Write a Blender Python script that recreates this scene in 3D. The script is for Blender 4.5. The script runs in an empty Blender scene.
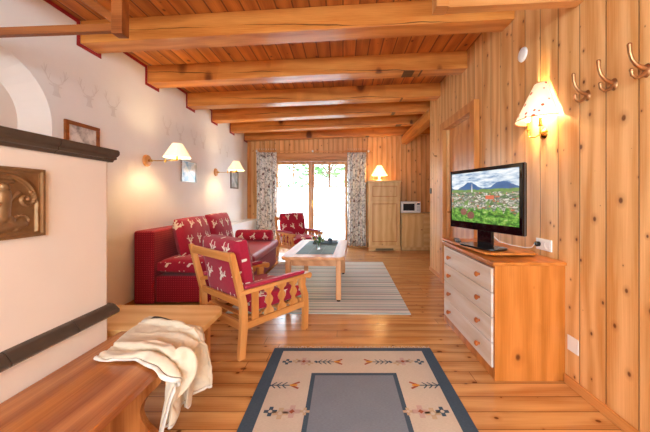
import bpy, bmesh, math, random
from mathutils import Vector, Matrix, noise
from mathutils.geometry import tessellate_polygon
PI = math.pi
random.seed(7)
C = bpy.context.scene.collection
SC = bpy.context.scene

# ------------------------------------------------------------------ helpers
def lin(h):
    h = h.lstrip('#'); r = []
    for i in (0, 2, 4):
        c = int(h[i:i+2], 16) / 255
        r.append(c / 12.92 if c <= .04045 else ((c + .055) / 1.055) ** 2.4)
    return (*r, 1)

def Rz(a): return Matrix.Rotation(a, 4, 'Z')
def Rx(a): return Matrix.Rotation(a, 4, 'X')
def Ry(a): return Matrix.Rotation(a, 4, 'Y')
def T(x, y, z): return Matrix.Translation((x, y, z))

class MB:
    def __init__(s): s.v = []; s.f = []; s.m = []; s.uv = []
    def add(s, verts, faces, mat=0, M=None, uvs=None):
        b = len(s.v)
        for p in verts:
            p = Vector(p)
            s.v.append(tuple(M @ p) if M else tuple(p))
        for i, f in enumerate(faces):
            s.f.append([b + k for k in f]); s.m.append(mat)
            s.uv.append(uvs[i] if uvs else None)
        return s
    def box(s, x0, x1, y0, y1, z0, z1, bev=0, mat=0, M=None, seg=2):
        bm = bmesh.new()
        bmesh.ops.create_cube(bm, size=1)
        for v in bm.verts:
            v.co = Vector(((x0 + x1) / 2 + v.co.x * (x1 - x0), (y0 + y1) / 2 + v.co.y * (y1 - y0), (z0 + z1) / 2 + v.co.z * (z1 - z0)))
        if bev: bmesh.ops.bevel(bm, geom=bm.edges[:], offset=bev, segments=seg, affect='EDGES', profile=.5)
        s.bm(bm, mat, M); return s
    def bm(s, bm, mat=0, M=None):
        bm.verts.ensure_lookup_table(); bm.verts.index_update()
        s.add([v.co.copy() for v in bm.verts], [[v.index for v in f.verts] for f in bm.faces], mat, M)
        bm.free()
    def prism(s, pts, h0, h1, axis='z', bev=0, mat=0, M=None):
        """polygon (2D pts) extruded along an axis. axis x: pts are (y,z); y: (x,z); z: (x,y)"""
        def P(a, b, h): return {'x': (h, a, b), 'y': (a, h, b), 'z': (a, b, h)}[axis]
        bm = bmesh.new()
        lo = [bm.verts.new(P(a, b, h0)) for a, b in pts]; hi = [bm.verts.new(P(a, b, h1)) for a, b in pts]
        n = len(pts)
        bm.faces.new(lo); bm.faces.new(hi[::-1])
        for i in range(n): bm.faces.new([lo[i], hi[i], hi[(i + 1) % n], lo[(i + 1) % n]])
        bmesh.ops.recalc_face_normals(bm, faces=bm.faces[:])
        if bev:
            bmesh.ops.bevel(bm, geom=[e for e in bm.edges if abs((e.calc_face_angle(0))) > .6], offset=bev, segments=2, affect='EDGES', profile=.5)
        s.bm(bm, mat, M); return s
    def lathe(s, prof, n=24, mat=0, M=None, fold=0, nf=0):
        vs = []; fs = []
        for k in range(n):
            a = 2 * PI * k / n
            for i, (r, z) in enumerate(prof):
                rr = r * (1 + fold * math.cos(nf * a))
                vs.append((rr * math.cos(a), rr * math.sin(a), z))
        m = len(prof)
        for k in range(n):
            for i in range(m - 1):
                a = k * m + i; b = ((k + 1) % n) * m + i
                fs.append([a, b, b + 1, a + 1])
        s.add(vs, fs, mat, M); return s
    def tube(s, pts, r, n=10, mat=0, M=None, caps=True):
        pts = [Vector(p) for p in pts]; vs = []; fs = []
        rs = r if isinstance(r, (list, tuple)) else [r] * len(pts)
        up = None
        for i, p in enumerate(pts):
            d = (pts[min(i + 1, len(pts) - 1)] - pts[max(i - 1, 0)]).normalized()
            if up is None: up = Vector((0, 0, 1)) if abs(d.z) < .9 else Vector((1, 0, 0))
            a = d.cross(up).normalized(); b = d.cross(a).normalized(); up = b.cross(d) * -1 if False else up
            if abs(d.dot(up)) > .97: up = Vector((1, 0, 0)) if abs(up.z) > .5 else Vector((0, 0, 1))
            for k in range(n):
                t = 2 * PI * k / n
                vs.append(p + a * math.cos(t) * rs[i] + b * math.sin(t) * rs[i])
        for i in range(len(pts) - 1):
            for k in range(n):
                fs.append([i * n + k, i * n + (k + 1) % n, (i + 1) * n + (k + 1) % n, (i + 1) * n + k])
        if caps: fs.append(list(range(n))[::-1]); fs.append([(len(pts) - 1) * n + k for k in range(n)])
        s.add(vs, fs, mat, M); return s
    def ball(s, c, r, n=12, mat=0, M=None, sc=(1, 1, 1)):
        vs = []; fs = []
        m = n // 2
        for i in range(m + 1):
            ph = PI * i / m
            for k in range(n):
                t = 2 * PI * k / n
                vs.append((c[0] + r * sc[0] * math.sin(ph) * math.cos(t), c[1] + r * sc[1] * math.sin(ph) * math.sin(t), c[2] + r * sc[2] * math.cos(ph)))
        for i in range(m):
            for k in range(n): fs.append([i * n + k, (i + 1) * n + k, (i + 1) * n + (k + 1) % n, i * n + (k + 1) % n])
        s.add(vs, fs, mat, M); return s
    def cushion(s, w, h, t, rim=0.0, pw=.4, n=22, mat=0, M=None, wr=.006, seed=0, round_=.06):
        """puffed cushion in local XY, thickness along Z"""
        vs = []; uvs = {}; fs = []; fu = []
        def pt(i, j, sg):
            a = -1 + 2 * i / n; b = -1 + 2 * j / n
            x = a * w / 2; y = b * h / 2
            x *= 1 - round_ * abs(b) ** 3 * .5; y *= 1 - round_ * abs(a) ** 3 * .5
            hh = rim + (t / 2 - rim) * max(0, (1 - abs(a) ** 3.2) * (1 - abs(b) ** 3.2)) ** pw
            z = sg * hh + wr * noise.noise(Vector((x * 7 + seed, y * 7, sg * 3))) * (1 if hh > .01 else .3)
            return (x, y, z), (x + seed * .137, y + seed * .071)
        idx = {}
        for sg in (1, -1):
            for i in range(n + 1):
                for j in range(n + 1):
                    edge = i in (0, n) or j in (0, n)
                    if sg == -1 and edge and rim == 0: idx[(sg, i, j)] = idx[(1, i, j)]; continue
                    p, q = pt(i, j, sg); idx[(sg, i, j)] = len(vs); uvs[len(vs)] = q; vs.append(p)
        for sg in (1, -1):
            for i in range(n):
                for j in range(n):
                    q = [idx[(sg, i, j)], idx[(sg, i + 1, j)], idx[(sg, i + 1, j + 1)], idx[(sg, i, j + 1)]]
                    if sg < 0: q = q[::-1]
                    fs.append(q); fu.append([uvs[k] for k in q])
        if rim > 0:
            ring = [(i, 0) for i in range(n)] + [(n, j) for j in range(n)] + [(i, n) for i in range(n, 0, -1)] + [(0, j) for j in range(n, 0, -1)]
            acc = 0
            for k in range(len(ring)):
                a = ring[k]; b = ring[(k + 1) % len(ring)]
                q = [idx[(-1, *a)], idx[(-1, *b)], idx[(1, *b)], idx[(1, *a)]]
                st = (w + h) / 2 / n
                fs.append(q); fu.append([(acc, -rim + .05), (acc + st, -rim + .05), (acc + st, rim + .05), (acc, rim + .05)]); acc += st
        s.add(vs, fs, mat, M, fu); return s
    def build(s, name, mats, parent=None, smooth=True, origin=None, ang=38):
        me = bpy.data.meshes.new(name)
        vs = s.v
        if origin: vs = [(p[0] - origin[0], p[1] - origin[1], p[2] - origin[2]) for p in s.v]
        me.from_pydata(vs, [], s.f)
        for m in (mats if isinstance(mats, (list, tuple)) else [mats]): me.materials.append(m)
        me.polygons.foreach_set('material_index', s.m)
        uvl = me.uv_layers.new(name='UVMap')
        for p in me.polygons:
            u = s.uv[p.index]; nrm = p.normal
            ax = max(range(3), key=lambda k: abs(nrm[k]))
            for k, li in enumerate(p.loop_indices):
                if u: uvl.data[li].uv = u[k]
                else:
                    co = me.vertices[me.loops[li].vertex_index].co
                    uvl.data[li].uv = ((co.y, co.z), (co.x, co.z), (co.x, co.y))[ax]
        if smooth:
            me.polygons.foreach_set('use_smooth', [True] * len(me.polygons))
            me.set_sharp_from_angle(angle=math.radians(ang))
        me.update()
        o = bpy.data.objects.new(name, me); C.objects.link(o)
        if origin: o.location = origin
        if smooth and ang < 60:
            wn = o.modifiers.new('w', 'WEIGHTED_NORMAL'); wn.keep_sharp = True
        if parent: o.parent = parent
        return o

def tag(o, label=None, cat=None, group=None, kind=None):
    if label: o['label'] = label
    if cat: o['category'] = cat
    if group: o['group'] = group
    if kind: o['kind'] = kind
    return o
def thing(name, label, cat, loc=(0, 0, 0), rz=0, group=None):
    o = bpy.data.objects.new(name, None); C.objects.link(o)
    o.empty_display_size = .1
    o.location = loc; o.rotation_euler = (0, 0, rz)
    return tag(o, label, cat, group)
def struct(o, label=None):
    o['kind'] = 'structure'
    if label: o['label'] = label
    return o
def dup(root, loc, rz, label, group=None):
    r = root.copy(); C.objects.link(r); r.location = loc; r.rotation_euler = (0, 0, rz); r['label'] = label
    if group: r['group'] = group
    for ch in list(root.children):
        c = ch.copy(); C.objects.link(c); c.parent = r
        for g in ch.children:
            d = g.copy(); C.objects.link(d); d.parent = c
    return r

# ------------------------------------------------------------------ materials
class NT:
    def __init__(s, name):
        s.mat = bpy.data.materials.new(name); s.mat.use_nodes = True
        s.t = s.mat.node_tree; s.t.nodes.clear()
        s.out = s.n('ShaderNodeOutputMaterial'); s.b = s.n('ShaderNodeBsdfPrincipled')
        s.l(s.b.outputs[0], s.out.inputs[0])
    def n(s, typ, **k):
        x = s.t.nodes.new(typ)
        for a, b in k.items(): setattr(x, a, b)
        return x
    def l(s, a, b): s.t.links.new(a, b)
    def put(s, sock, v):
        if isinstance(v, bpy.types.NodeSocket): s.l(v, sock)
        else: sock.default_value = v
    def m(s, op, a, b=0.0, c=None, clamp=False):
        x = s.n('ShaderNodeMath', operation=op, use_clamp=clamp); s.put(x.inputs[0], a); s.put(x.inputs[1], b)
        if c is not None: s.put(x.inputs[2], c)
        return x.outputs[0]
    def comb(s, x, y, z):
        n = s.n('ShaderNodeCombineXYZ')
        for i, v in enumerate((x, y, z)): s.put(n.inputs[i], v)
        return n.outputs[0]
    def sep(s, v):
        n = s.n('ShaderNodeSeparateXYZ'); s.l(v, n.inputs[0]); return n.outputs
    def mix(s, f, a, b, bt='MIX'):
        n = s.n('ShaderNodeMix', data_type='RGBA', blend_type=bt)
        s.put(n.inputs[0], f); s.put(n.inputs[6], a); s.put(n.inputs[7], b); return n.outputs[2]
    def noise(s, v, sc, det=3, rough=.5, dim='3D'):
        n = s.n('ShaderNodeTexNoise', noise_dimensions=dim); 
        if v is not None: s.l(v, n.inputs['Vector'])
        n.inputs['Scale'].default_value = sc; n.inputs['Detail'].default_value = det; n.inputs['Roughness'].default_value = rough
        return n.outputs[0]
    def vor(s, v, sc, feat='F1', rnd=1, dim='3D'):
        n = s.n('ShaderNodeTexVoronoi', feature=feat, voronoi_dimensions=dim); s.l(v, n.inputs['Vector']); n.inputs['Scale'].default_value = sc
        n.inputs['Randomness'].default_value = rnd; return n.outputs
    def ramp(s, f, stops, interp='LINEAR'):
        n = s.n('ShaderNodeValToRGB'); s.put(n.inputs[0], f); e = n.color_ramp; e.interpolation = interp
        while len(e.elements) > 1: e.elements.remove(e.elements[-1])
        e.elements[0].position = stops[0][0]; e.elements[0].color = stops[0][1]
        for p, c in stops[1:]:
            q = e.elements.new(p); q.color = c
        return n.outputs[0]
    def obj(s): return s.n('ShaderNodeTexCoord').outputs['Object']
    def uvc(s): return s.n('ShaderNodeTexCoord').outputs['UV']
    def step(s, f, lo, hi):   # 1 below lo, 0 above hi
        n = s.n('ShaderNodeMapRange', clamp=True); s.put(n.inputs[0], f)
        n.inputs[1].default_value = lo; n.inputs[2].default_value = hi; n.inputs[3].default_value = 1; n.inputs[4].default_value = 0
        return n.outputs[0]
    def bump(s, h, st=.3, d=.01):
        n = s.n('ShaderNodeBump'); s.l(h, n.inputs['Height']); n.inputs['Strength'].default_value = st; n.inputs['Distance'].default_value = d
        s.l(n.outputs[0], s.b.inputs['Normal'])
    def set(s, col=None, rough=.5, metal=0, spec=.5, **k):
        if col is not None: s.put(s.b.inputs['Base Color'], col)
        s.put(s.b.inputs['Roughness'], rough); s.b.inputs['Metallic'].default_value = metal
        s.b.inputs['Specular IOR Level'].default_value = spec
        for a, v in k.items(): s.put(s.b.inputs[a.replace('_', ' ')], v)
        return s.mat

_w = {}
def pine(name, light, dark, grain='z', plank=None, width=.15, rough=.35, knots=.5, ksc=3.2, crack=False, knotcol='#5a2408', var=.35, gapw=.004, coat=0, endlen=0):
    key = (name, grain)
    if key in _w: return _w[key]
    s = NT(name + '_' + grain)
    o = s.sep(s.obj()); ix = {'x': 0, 'y': 1, 'z': 2}
    a = o[ix[grain]]
    rest = [k for k in 'xyz' if k != grain]
    if plank is None:
        b = o[ix[rest[0]]]; c = o[ix[rest[1]]]; rnd = None
    else:
        b = o[ix[plank]]; c = o[ix[[k for k in rest if k != plank][0]]]
        q = s.m('DIVIDE', b, width); idx = s.m('FLOOR', q); fr = s.m('FRACT', q)
        wn = s.n('ShaderNodeTexWhiteNoise', noise_dimensions='1D'); s.l(idx, wn.inputs['W']); rnd = wn.outputs[0]
        a = s.m('ADD', a, s.m('MULTIPLY', rnd, 23.0)); b = s.m('ADD', b, s.m('MULTIPLY', idx, 1.37))
        edge = s.m('MINIMUM', fr, s.m('SUBTRACT', 1.0, fr)); gap = s.step(edge, gapw / width * .5, gapw / width * 1.6)
        if endlen:
            q2 = s.m('DIVIDE', a, endlen); f2 = s.m('FRACT', q2); wn2 = s.n('ShaderNodeTexWhiteNoise', noise_dimensions='2D')
            s.l(s.comb(idx, s.m('FLOOR', q2), 0.0), wn2.inputs['Vector']); rnd = wn2.outputs[0]
            gap = s.m('MAXIMUM', gap, s.step(f2, .001, .0025))
    warp = s.noise(s.comb(s.m('MULTIPLY', a, 1.1), s.m('MULTIPLY', b, 5.0), s.m('MULTIPLY', c, 5.0)), 1.0, 2)
    ring = s.m('ADD', s.m('MULTIPLY', s.m('ADD', b, c), 42.0), s.m('MULTIPLY', warp, 11.0))
    ring = s.m('SINE', ring)
    fine = s.noise(s.comb(s.m('MULTIPLY', a, 3.0), s.m('MULTIPLY', b, 130.0), s.m('MULTIPLY', c, 130.0)), 1.0, 2)
    big = s.noise(s.comb(s.m('MULTIPLY', a, .9), s.m('MULTIPLY', b, 6.0), s.m('MULTIPLY', c, 6.0)), 1.3, 2)
    f = s.m('ADD', s.m('MULTIPLY', ring, .15), s.m('ADD', s.m('MULTIPLY', fine, .42), s.m('MULTIPLY', big, .42)))
    col = s.ramp(f, [(.22, lin(light)), (.68, lin(dark))])
    if rnd is not None:
        k = s.m('ADD', 1 - var / 2, s.m('MULTIPLY', rnd, var))
        col = s.mix(1.0, col, s.comb(k, k, k), 'MULTIPLY')
    if knots:
        kv = s.vor(s.comb(s.m('MULTIPLY', a, .72), b, 0.0 if plank else s.m('MULTIPLY', c, .45)), ksc * 1.6, dim='2D' if plank else '3D')
        kr = s.n('ShaderNodeSeparateColor'); s.l(kv[1], kr.inputs[0])
        r = s.m('MULTIPLY', s.m('POWER', kr.outputs[0], 1.6), knots * (.15 if plank else .34))
        d = s.m('DIVIDE', kv[0], s.m('MAXIMUM', r, .002))
        halo = s.step(d, .8, 2.6); core = s.step(d, .55, 1.0)
        col = s.mix(s.m('MULTIPLY', halo, .38), col, lin('#a0541a')); col = s.mix(s.m('MULTIPLY', core, .85), col, lin(knotcol))
    hgt = f
    if crack:
        z = o[2]
        cn = s.noise(s.comb(s.m('MULTIPLY', o[0], .9), 0.0, 0.0), 1.0, 4)
        dd = s.m('ABSOLUTE', s.m('SUBTRACT', z, s.m('ADD', .06, s.m('MULTIPLY', cn, .12))))
        wv = s.m('MULTIPLY', s.m('SUBTRACT', s.noise(s.comb(s.m('MULTIPLY', o[0], 1.2), 7.0, 0.0), 1.0, 3), .42), .03)
        cm = s.m('LESS_THAN', dd, wv)
        col = s.mix(s.m('MULTIPLY', cm, .8), col, lin('#2a1206'))
    if plank:
        col = s.mix(s.m('MULTIPLY', gap, .75), col, lin('#4a200a'))
        s.bump(s.m('SUBTRACT', s.m('MULTIPLY', f, .15), gap), .5, .006)
    else: s.bump(f, .12, .003)
    m = s.set(col, rough, spec=.4)
    if coat: s.b.inputs['Coat Weight'].default_value = coat; s.b.inputs['Coat Roughness'].default_value = .15
    _w[key] = m; return m

def plain(name, col, rough=.5, metal=0, spec=.5, nz=.08, sc=20, bump=0, **k):
    s = NT(name); c = lin(col)
    d = tuple(x * (1 - nz * 2) for x in c[:3]) + (1,)
    f = s.noise(s.obj(), sc, 3)
    m = s.set(s.mix(f, d, tuple(min(1, x * (1 + nz * .6)) for x in c[:3]) + (1,)), rough, metal, spec, **k)
    if bump: s.bump(f, bump, .01)
    return m

def emis(name, col, st, base='#ffffff'):
    s = NT(name); return s.set(lin(base), .6, Emission_Color=lin(col), Emission_Strength=st)

def seg2d(s, x, y, ax, ay, bx, by):
    """distance from (x,y) to a segment"""
    dx, dy = bx - ax, by - ay; L = dx * dx + dy * dy
    px = s.m('SUBTRACT', x, ax); py = s.m('SUBTRACT', y, ay)
    t = s.m('DIVIDE', s.m('ADD', s.m('MULTIPLY', px, dx), s.m('MULTIPLY', py, dy)), L, clamp=True)
    qx = s.m('SUBTRACT', px, s.m('MULTIPLY', t, dx)); qy = s.m('SUBTRACT', py, s.m('MULTIPLY', t, dy))
    return s.m('SQRT', s.m('ADD', s.m('MULTIPLY', qx, qx), s.m('MULTIPLY', qy, qy)))

def stag_fabric(name, col, tile=.21):
    s = NT(name); u = s.sep(s.uvc())
    X = s.m('DIVIDE', u[0], tile); Y = s.m('DIVIDE', u[1], tile)
    row = s.m('FLOOR', Y); X = s.m('ADD', X, s.m('MULTIPLY', row, .5))
    cx = s.m('FLOOR', X)
    wn = s.n('ShaderNodeTexWhiteNoise', noise_dimensions='2D'); s.l(s.comb(cx, row, 0.0), wn.inputs['Vector'])
    ang = s.m('MULTIPLY', s.m('SUBTRACT', wn.outputs[0], .5), 1.2)
    x = s.m('SUBTRACT', s.m('FRACT', X), .5); y = s.m('SUBTRACT', s.m('FRACT', Y), .5)
    ca = s.m('COSINE', ang); sa = s.m('SINE', ang)
    xr = s.m('SUBTRACT', s.m('MULTIPLY', x, ca), s.m('MULTIPLY', y, sa)); yr = s.m('ADD', s.m('MULTIPLY', x, sa), s.m('MULTIPLY', y, ca))
    ax = s.m('ABSOLUTE', xr)
    d = seg2d(s, ax, yr, .03, -.02, .16, .12)
    for q in ((.16, .12, .13, .30), (.12, .07, .24, .14), (.06, .02, .05, .14)):
        d = s.m('MINIMUM', d, seg2d(s, ax, yr, *q))
    d2 = s.m('SUBTRACT', seg2d(s, ax, yr, 0, -.04, 0, -.26), .028)
    d2 = s.m('MINIMUM', d2, s.m('SUBTRACT', seg2d(s, ax, yr, .02, -.05, .10, -.02), .012))
    d = s.m('MINIMUM', d, d2)
    mk = s.step(d, .022, .034)
    nz = s.noise(s.obj(), 60, 3); c = lin(col)
    base = s.mix(nz, tuple(x * .75 for x in c[:3]) + (1,), tuple(min(1, x * 1.15) for x in c[:3]) + (1,))
    s.bump(nz, .25, .004)
    return s.set(s.mix(mk, base, lin('#efe3d2')), .8, spec=.2, Sheen_Weight=.15)

def dot_fabric(name, col):
    s = NT(name); u = s.sep(s.uvc())
    fx = s.m('SUBTRACT', s.m('FRACT', s.m('MULTIPLY', u[0], 38.0)), .5); fy = s.m('SUBTRACT', s.m('FRACT', s.m('MULTIPLY', u[1], 38.0)), .5)
    d = s.m('SQRT', s.m('ADD', s.m('MULTIPLY', fx, fx), s.m('MULTIPLY', fy, fy))); mk = s.step(d, .12, .2)
    s.bump(s.noise(s.obj(), 220, 2), .3, .002)
    return s.set(s.mix(mk, lin(col), lin('#c9474f')), .8, spec=.2, Sheen_Weight=.15)

WALL = pine('wall_pine', '#efbd80', '#cf8d48', 'z', 'y', .185, rough=.38, knots=.62, ksc=3.9, var=.12, gapw=.003)
WALLB = pine('back_wall_pine', '#ecb577', '#d08c46', 'z', 'x', .125, rough=.42, knots=.7, ksc=3, var=.2, gapw=.003)
FLOOR = pine('floor_pine', '#dba465', '#b5743c', 'x', 'y', .13, rough=.24, knots=.8, ksc=3.2, var=.22, endlen=2.3, gapw=.0022, coat=.3)
CEIL = pine('ceiling_pine', '#d5883f', '#a85b24', 'y', 'x', .15, rough=.36, knots=.7, ksc=2.4, var=.3, gapw=.006)
BEAM = pine('beam_pine', '#e0964a', '#bd6c2a', 'x', rough=.34, knots=.8, ksc=2.4, crack=True)
PURL = pine('purlin_pine', '#dd9142', '#b56522', 'y', rough=.38, knots=.5)
def W(kind, g):
    return {'dresser': lambda: pine('dresser_pine', '#d2823c', '#b26622', g, rough=.32, knots=.62, ksc=4.5),
            'pale': lambda: pine('pale_pine', '#e6d8cc', '#d6bfa8', g, rough=.35, knots=.25, ksc=3, knotcol='#b07a50'),  # drawer fronts: daylight on the pine is put into this paler colour
            'bench': lambda: pine('bench_pine', '#cb8044', '#8f4a1e', g, rough=.26, knots=.62, ksc=3, coat=.2),
            'beech': lambda: pine('beech_wood', '#e0a05e', '#c47a38', g, rough=.33, knots=0),
            'table': lambda: pine('table_wood', '#e0a878', '#c68758', g, rough=.4, knots=0),
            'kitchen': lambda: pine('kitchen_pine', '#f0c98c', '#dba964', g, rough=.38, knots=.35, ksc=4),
            'frame': lambda: pine('window_wood', '#d79a5e', '#b57438', g, rough=.38, knots=.2),
            'door': lambda: pine('door_pine', '#dd9a58', '#c47a36', g, rough=.36, knots=.4),
            'knob': lambda: pine('knob_wood', '#c06a2c', '#98481a', g, rough=.3, knots=0),
            'strut': lambda: pine('strut_wood', '#9c5a2a', '#743a12', g, rough=.4, knots=.4)}[kind]()
PLASTER = plain('white_plaster', '#f3f1ee', .85, spec=.2, nz=.02, sc=6, bump=.05)
STOVEP = plain('stove_plaster', '#f0e6dc', .8, spec=.2, nz=.03, sc=4, bump=.12)
STAGP = plain('faded_stag_paint', '#e9e5e1', .85, spec=.1, nz=.05)
REDP = plain('red_paint', '#a3262c', .6)
TILE = plain('dark_glazed_tile', '#51463d', .25, spec=.6, nz=.15)
BRONZE = plain('bronze', '#9a7852', .5, metal=.6, nz=.2, sc=30)
BRASS = plain('brass', '#c99a4a', .25, metal=1, nz=.05)
HOOKM = plain('hook_metal', '#b8875c', .35, metal=.9, nz=.05)
WHITEPL = plain('white_plastic', '#f2f0ea', .4, nz=.01)
BLACKPL = plain('black_plastic', '#0d0d0f', .25, nz=.05)
BLACKGL = plain('black_gloss', '#0a0709', .07, nz=.02)
REDF = stag_fabric('red_stag_fabric', '#ab1f3b')
SOFAF = dot_fabric('red_dotted_fabric', '#8c112a')
SEATF = plain('plain_red_fabric', '#b22446', .45, spec=.5, nz=.08, sc=90, bump=.1, Sheen_Weight=.1)
SHADE = NT('lamp_shade_fabric')
def mkshade(name, col, st, dots):
    s = NT(name)
    c = lin('#fff3dc')
    if dots:
        v = s.vor(s.obj(), 17); mk = s.m('MULTIPLY', s.step(v[0], .2, .26), s.m('GREATER_THAN', s.noise(s.obj(), 9, 0), .3))
        ec = s.mix(mk, lin(col), lin('#d8643c')); cc = s.mix(mk, c, lin('#c04a30'))
    else: ec = lin(col); cc = c
    return s.set(cc, .8, Emission_Color=ec, Emission_Strength=st)
SHADE1 = mkshade('printed_lamp_shade', '#ffe2ae', .22, True)
SHADE2 = mkshade('plain_lamp_shade', '#ffe0a6', .38, False)
BULB = emis('bulb', '#ffdf9e', 5)
GLASS = NT('clear_glass'); GLASS = GLASS.set((1, 1, 1, 1), .02, Transmission_Weight=1.0, IOR=1.45)
def pane_mat():
    s = NT('window_pane'); t = s.n('ShaderNodeBsdfTransparent'); g = s.n('ShaderNodeBsdfGlossy'); g.inputs['Roughness'].default_value = .02
    mx = s.n('ShaderNodeMixShader'); mx.inputs[0].default_value = .06
    s.l(t.outputs[0], mx.inputs[1]); s.l(g.outputs[0], mx.inputs[2]); s.l(mx.outputs[0], s.out.inputs[0]); return s.mat
PANE = pane_mat()
def sheer_mat():
    s = NT('sheer_net'); t = s.n('ShaderNodeBsdfTransparent'); d = s.n('ShaderNodeBsdfTranslucent'); d.inputs[0].default_value = (.95, .96, 1, 1)
    e = s.n('ShaderNodeBsdfDiffuse'); e.inputs[0].default_value = (.95, .96, 1, 1); a = s.n('ShaderNodeAddShader')
    m1 = s.n('ShaderNodeMixShader'); m1.inputs[0].default_value = .35; s.l(d.outputs[0], m1.inputs[1]); s.l(e.outputs[0], m1.inputs[2])
    mx = s.n('ShaderNodeMixShader'); u = s.sep(s.obj())
    f = s.m('ADD', .62, s.m('MULTIPLY', s.noise(s.comb(s.m('MULTIPLY', u[0], 14.0), 0.0, s.m('MULTIPLY', u[2], 3.0)), 1.0, 2), .25))
    s.put(mx.inputs[0], f)
    s.l(t.outputs[0], mx.inputs[1]); s.l(m1.outputs[0], mx.inputs[2]); s.l(mx.outputs[0], s.out.inputs[0]); return s.mat
SHEER = sheer_mat()

XL, XR, YB, YR, H = -2.45, 1.515, 7.4, -2.2, 1.25
XK = 3.2; YE = 5.03
def zc(x): return 2.905 + (x + 2.45) * .034

# ------------------------------------------------------------------ room shell
mb = MB(); mb.box(XL - .2, XK + .2, YR - .2, YB + .2, -.12, 0); struct(mb.build('floor', FLOOR), 'pine plank floor')
mb = MB(); a, b = XL - .2, XK + .2
mb.add([(a, YR - .2, zc(a)), (b, YR - .2, zc(b)), (b, YB + .2, zc(b)), (a, YB + .2, zc(a)), (a, YR - .2, zc(a) + .1), (b, YR - .2, zc(b) + .1), (b, YB + .2, zc(b) + .1), (a, YB + .2, zc(a) + .1)],
       [[0, 1, 2, 3], [7, 6, 5, 4], [0, 4, 5, 1], [1, 5, 6, 2], [2, 6, 7, 3], [3, 7, 4, 0]])
struct(mb.build('ceiling', CEIL, smooth=False), 'orange pine board ceiling')

# left wall with an arched niche
def arch(r, z0, n=22, cy=1.93, cz=1.86):
    return [(cy + r, z0)] + [(cy + r * math.cos(PI * i / n), cz + r * math.sin(PI * i / n)) for i in range(n + 1)] + [(cy - r, z0)]
mb = MB(); AO = arch(.503, 1.0); AI = arch(.36, 1.08)
outer = [(YR - .2, 0), (YB + .2, 0), (YB + .2, zc(XL) - .003), (YR - .2, zc(XL) - .003)]
polys = [[Vector((p[0], p[1], 0)) for p in outer], [Vector((p[0], p[1], 0)) for p in AO]]
allp = outer + AO
mb.add([(XL, p[0], p[1]) for p in allp], [list(t) for t in tessellate_polygon(polys)])
n = len(AO)
mb.add([(XL, p[0], p[1]) for p in AO] + [(XL - .13, p[0], p[1]) for p in AI], [[i, (i + 1) % n, n + (i + 1) % n, n + i] for i in range(n)], 1)
mb.add([(XL - .13, p[0], p[1]) for p in AI], [list(range(n))], 1)
mb.box(XL - .2, XL - .16, YR - .2, YB + .2, 0, zc(XL) - .01)
# faint painted stag heads, part of the wall's surface
def stroke(mb, pts, w, x, mat):
    for (y0, z0), (y1, z1) in zip(pts, pts[1:]):
        d = Vector((y1 - y0, z1 - z0)); L = d.length or 1; nx, ny = -d.y / L * w / 2, d.x / L * w / 2; e = d / L * w * .3
        mb.add([(x, y0 - e.x + nx, z0 - e.y + ny), (x, y1 + e.x + nx * .7, z1 + e.y + ny * .7), (x, y1 + e.x - nx * .7, z1 + e.y - ny * .7), (x, y0 - e.x - nx, z0 - e.y - ny)], [[0, 1, 2, 3]], mat)
def stag(mb, y, z, sc, x):
    k = 0
    for sg in (-1, 1):
        for pl, w in (([(.01, .0), (.06, .03), (.09, .09), (.075, .15)], .012), ([(.06, .03), (.045, .09)], .008), ([(.085, .07), (.12, .12)], .008), ([(.09, .1), (.10, .16)], .008), ([(.02, -.01), (.055, -.005)], .014)):
            k += 1; stroke(mb, [(y + sg * a * sc, z + b * sc) for a, b in pl], w * sc, x + .0004 * k, 2)
    mb.add([(x + .008, y + a * sc, z + b * sc) for a, b in ((-.03, .012), (.03, .012), (.022, -.05), (.045, -.10), (-.035, -.10), (-.02, -.05))], [[0, 1, 2, 3, 4, 5]], 2)
for i, y in enumerate((2.46, 2.78, 3.07, 4.02, 4.34, 4.75, 5.05, 5.75, 6.1)):
    stag(mb, y, 2.21 + .01 * (i % 2), .95, XL + .001)
struct(mb.build('wall_left', [PLASTER, STOVEP, STAGP], smooth=False), 'white plaster wall with faint stag heads and an arched niche')
# right wall
mb = MB(); D0, D1, DZ = 3.32, 4.22, 2.24     # door opening
zr = zc(XR) - .002
mb.box(XR, XR + .14, YR - .2, D0, 0, zr); mb.box(XR, XR + .14, D1, YE, 0, zr); mb.box(XR, XR + .14, D0, D1, DZ, zr)
struct(mb.build('wall_right', WALL, smooth=False), 'wall of wide vertical pine boards')
# back wall with the balcony door opening
WX0, WX1, WZ1 = -1.80, .17, 2.28
mb = MB()
def zb(x): return zc(x) - .002
for x0, x1, z0 in ((XL - .2, WX0, 0), (WX0, WX1, WZ1), (WX1, XK + .2, 0)):
    mb.prism([(x0, z0), (x1, z0), (x1, zb(x1)), (x0, zb(x0))], YB, YB + .16, 'y')
struct(mb.build('wall_back', WALLB, smooth=False), 'wall of narrow vertical pine boards')
mb = MB(); mb.prism([(YE, 0), (YB, 0), (YB, zb(XK) - .0), (YE, zb(XK))], XK, XK + .15, 'x'); struct(mb.build('wall_kitchen', WALL, smooth=False))
mb = MB(); mb.prism([(XR + .14, 0), (XK + .1, 0), (XK + .1, zb(XK + .1)), (XR + .14, zb(XR + .14))], YE - .12, YE, 'y'); struct(mb.build('wall_partition', WALLB, smooth=False))
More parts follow.
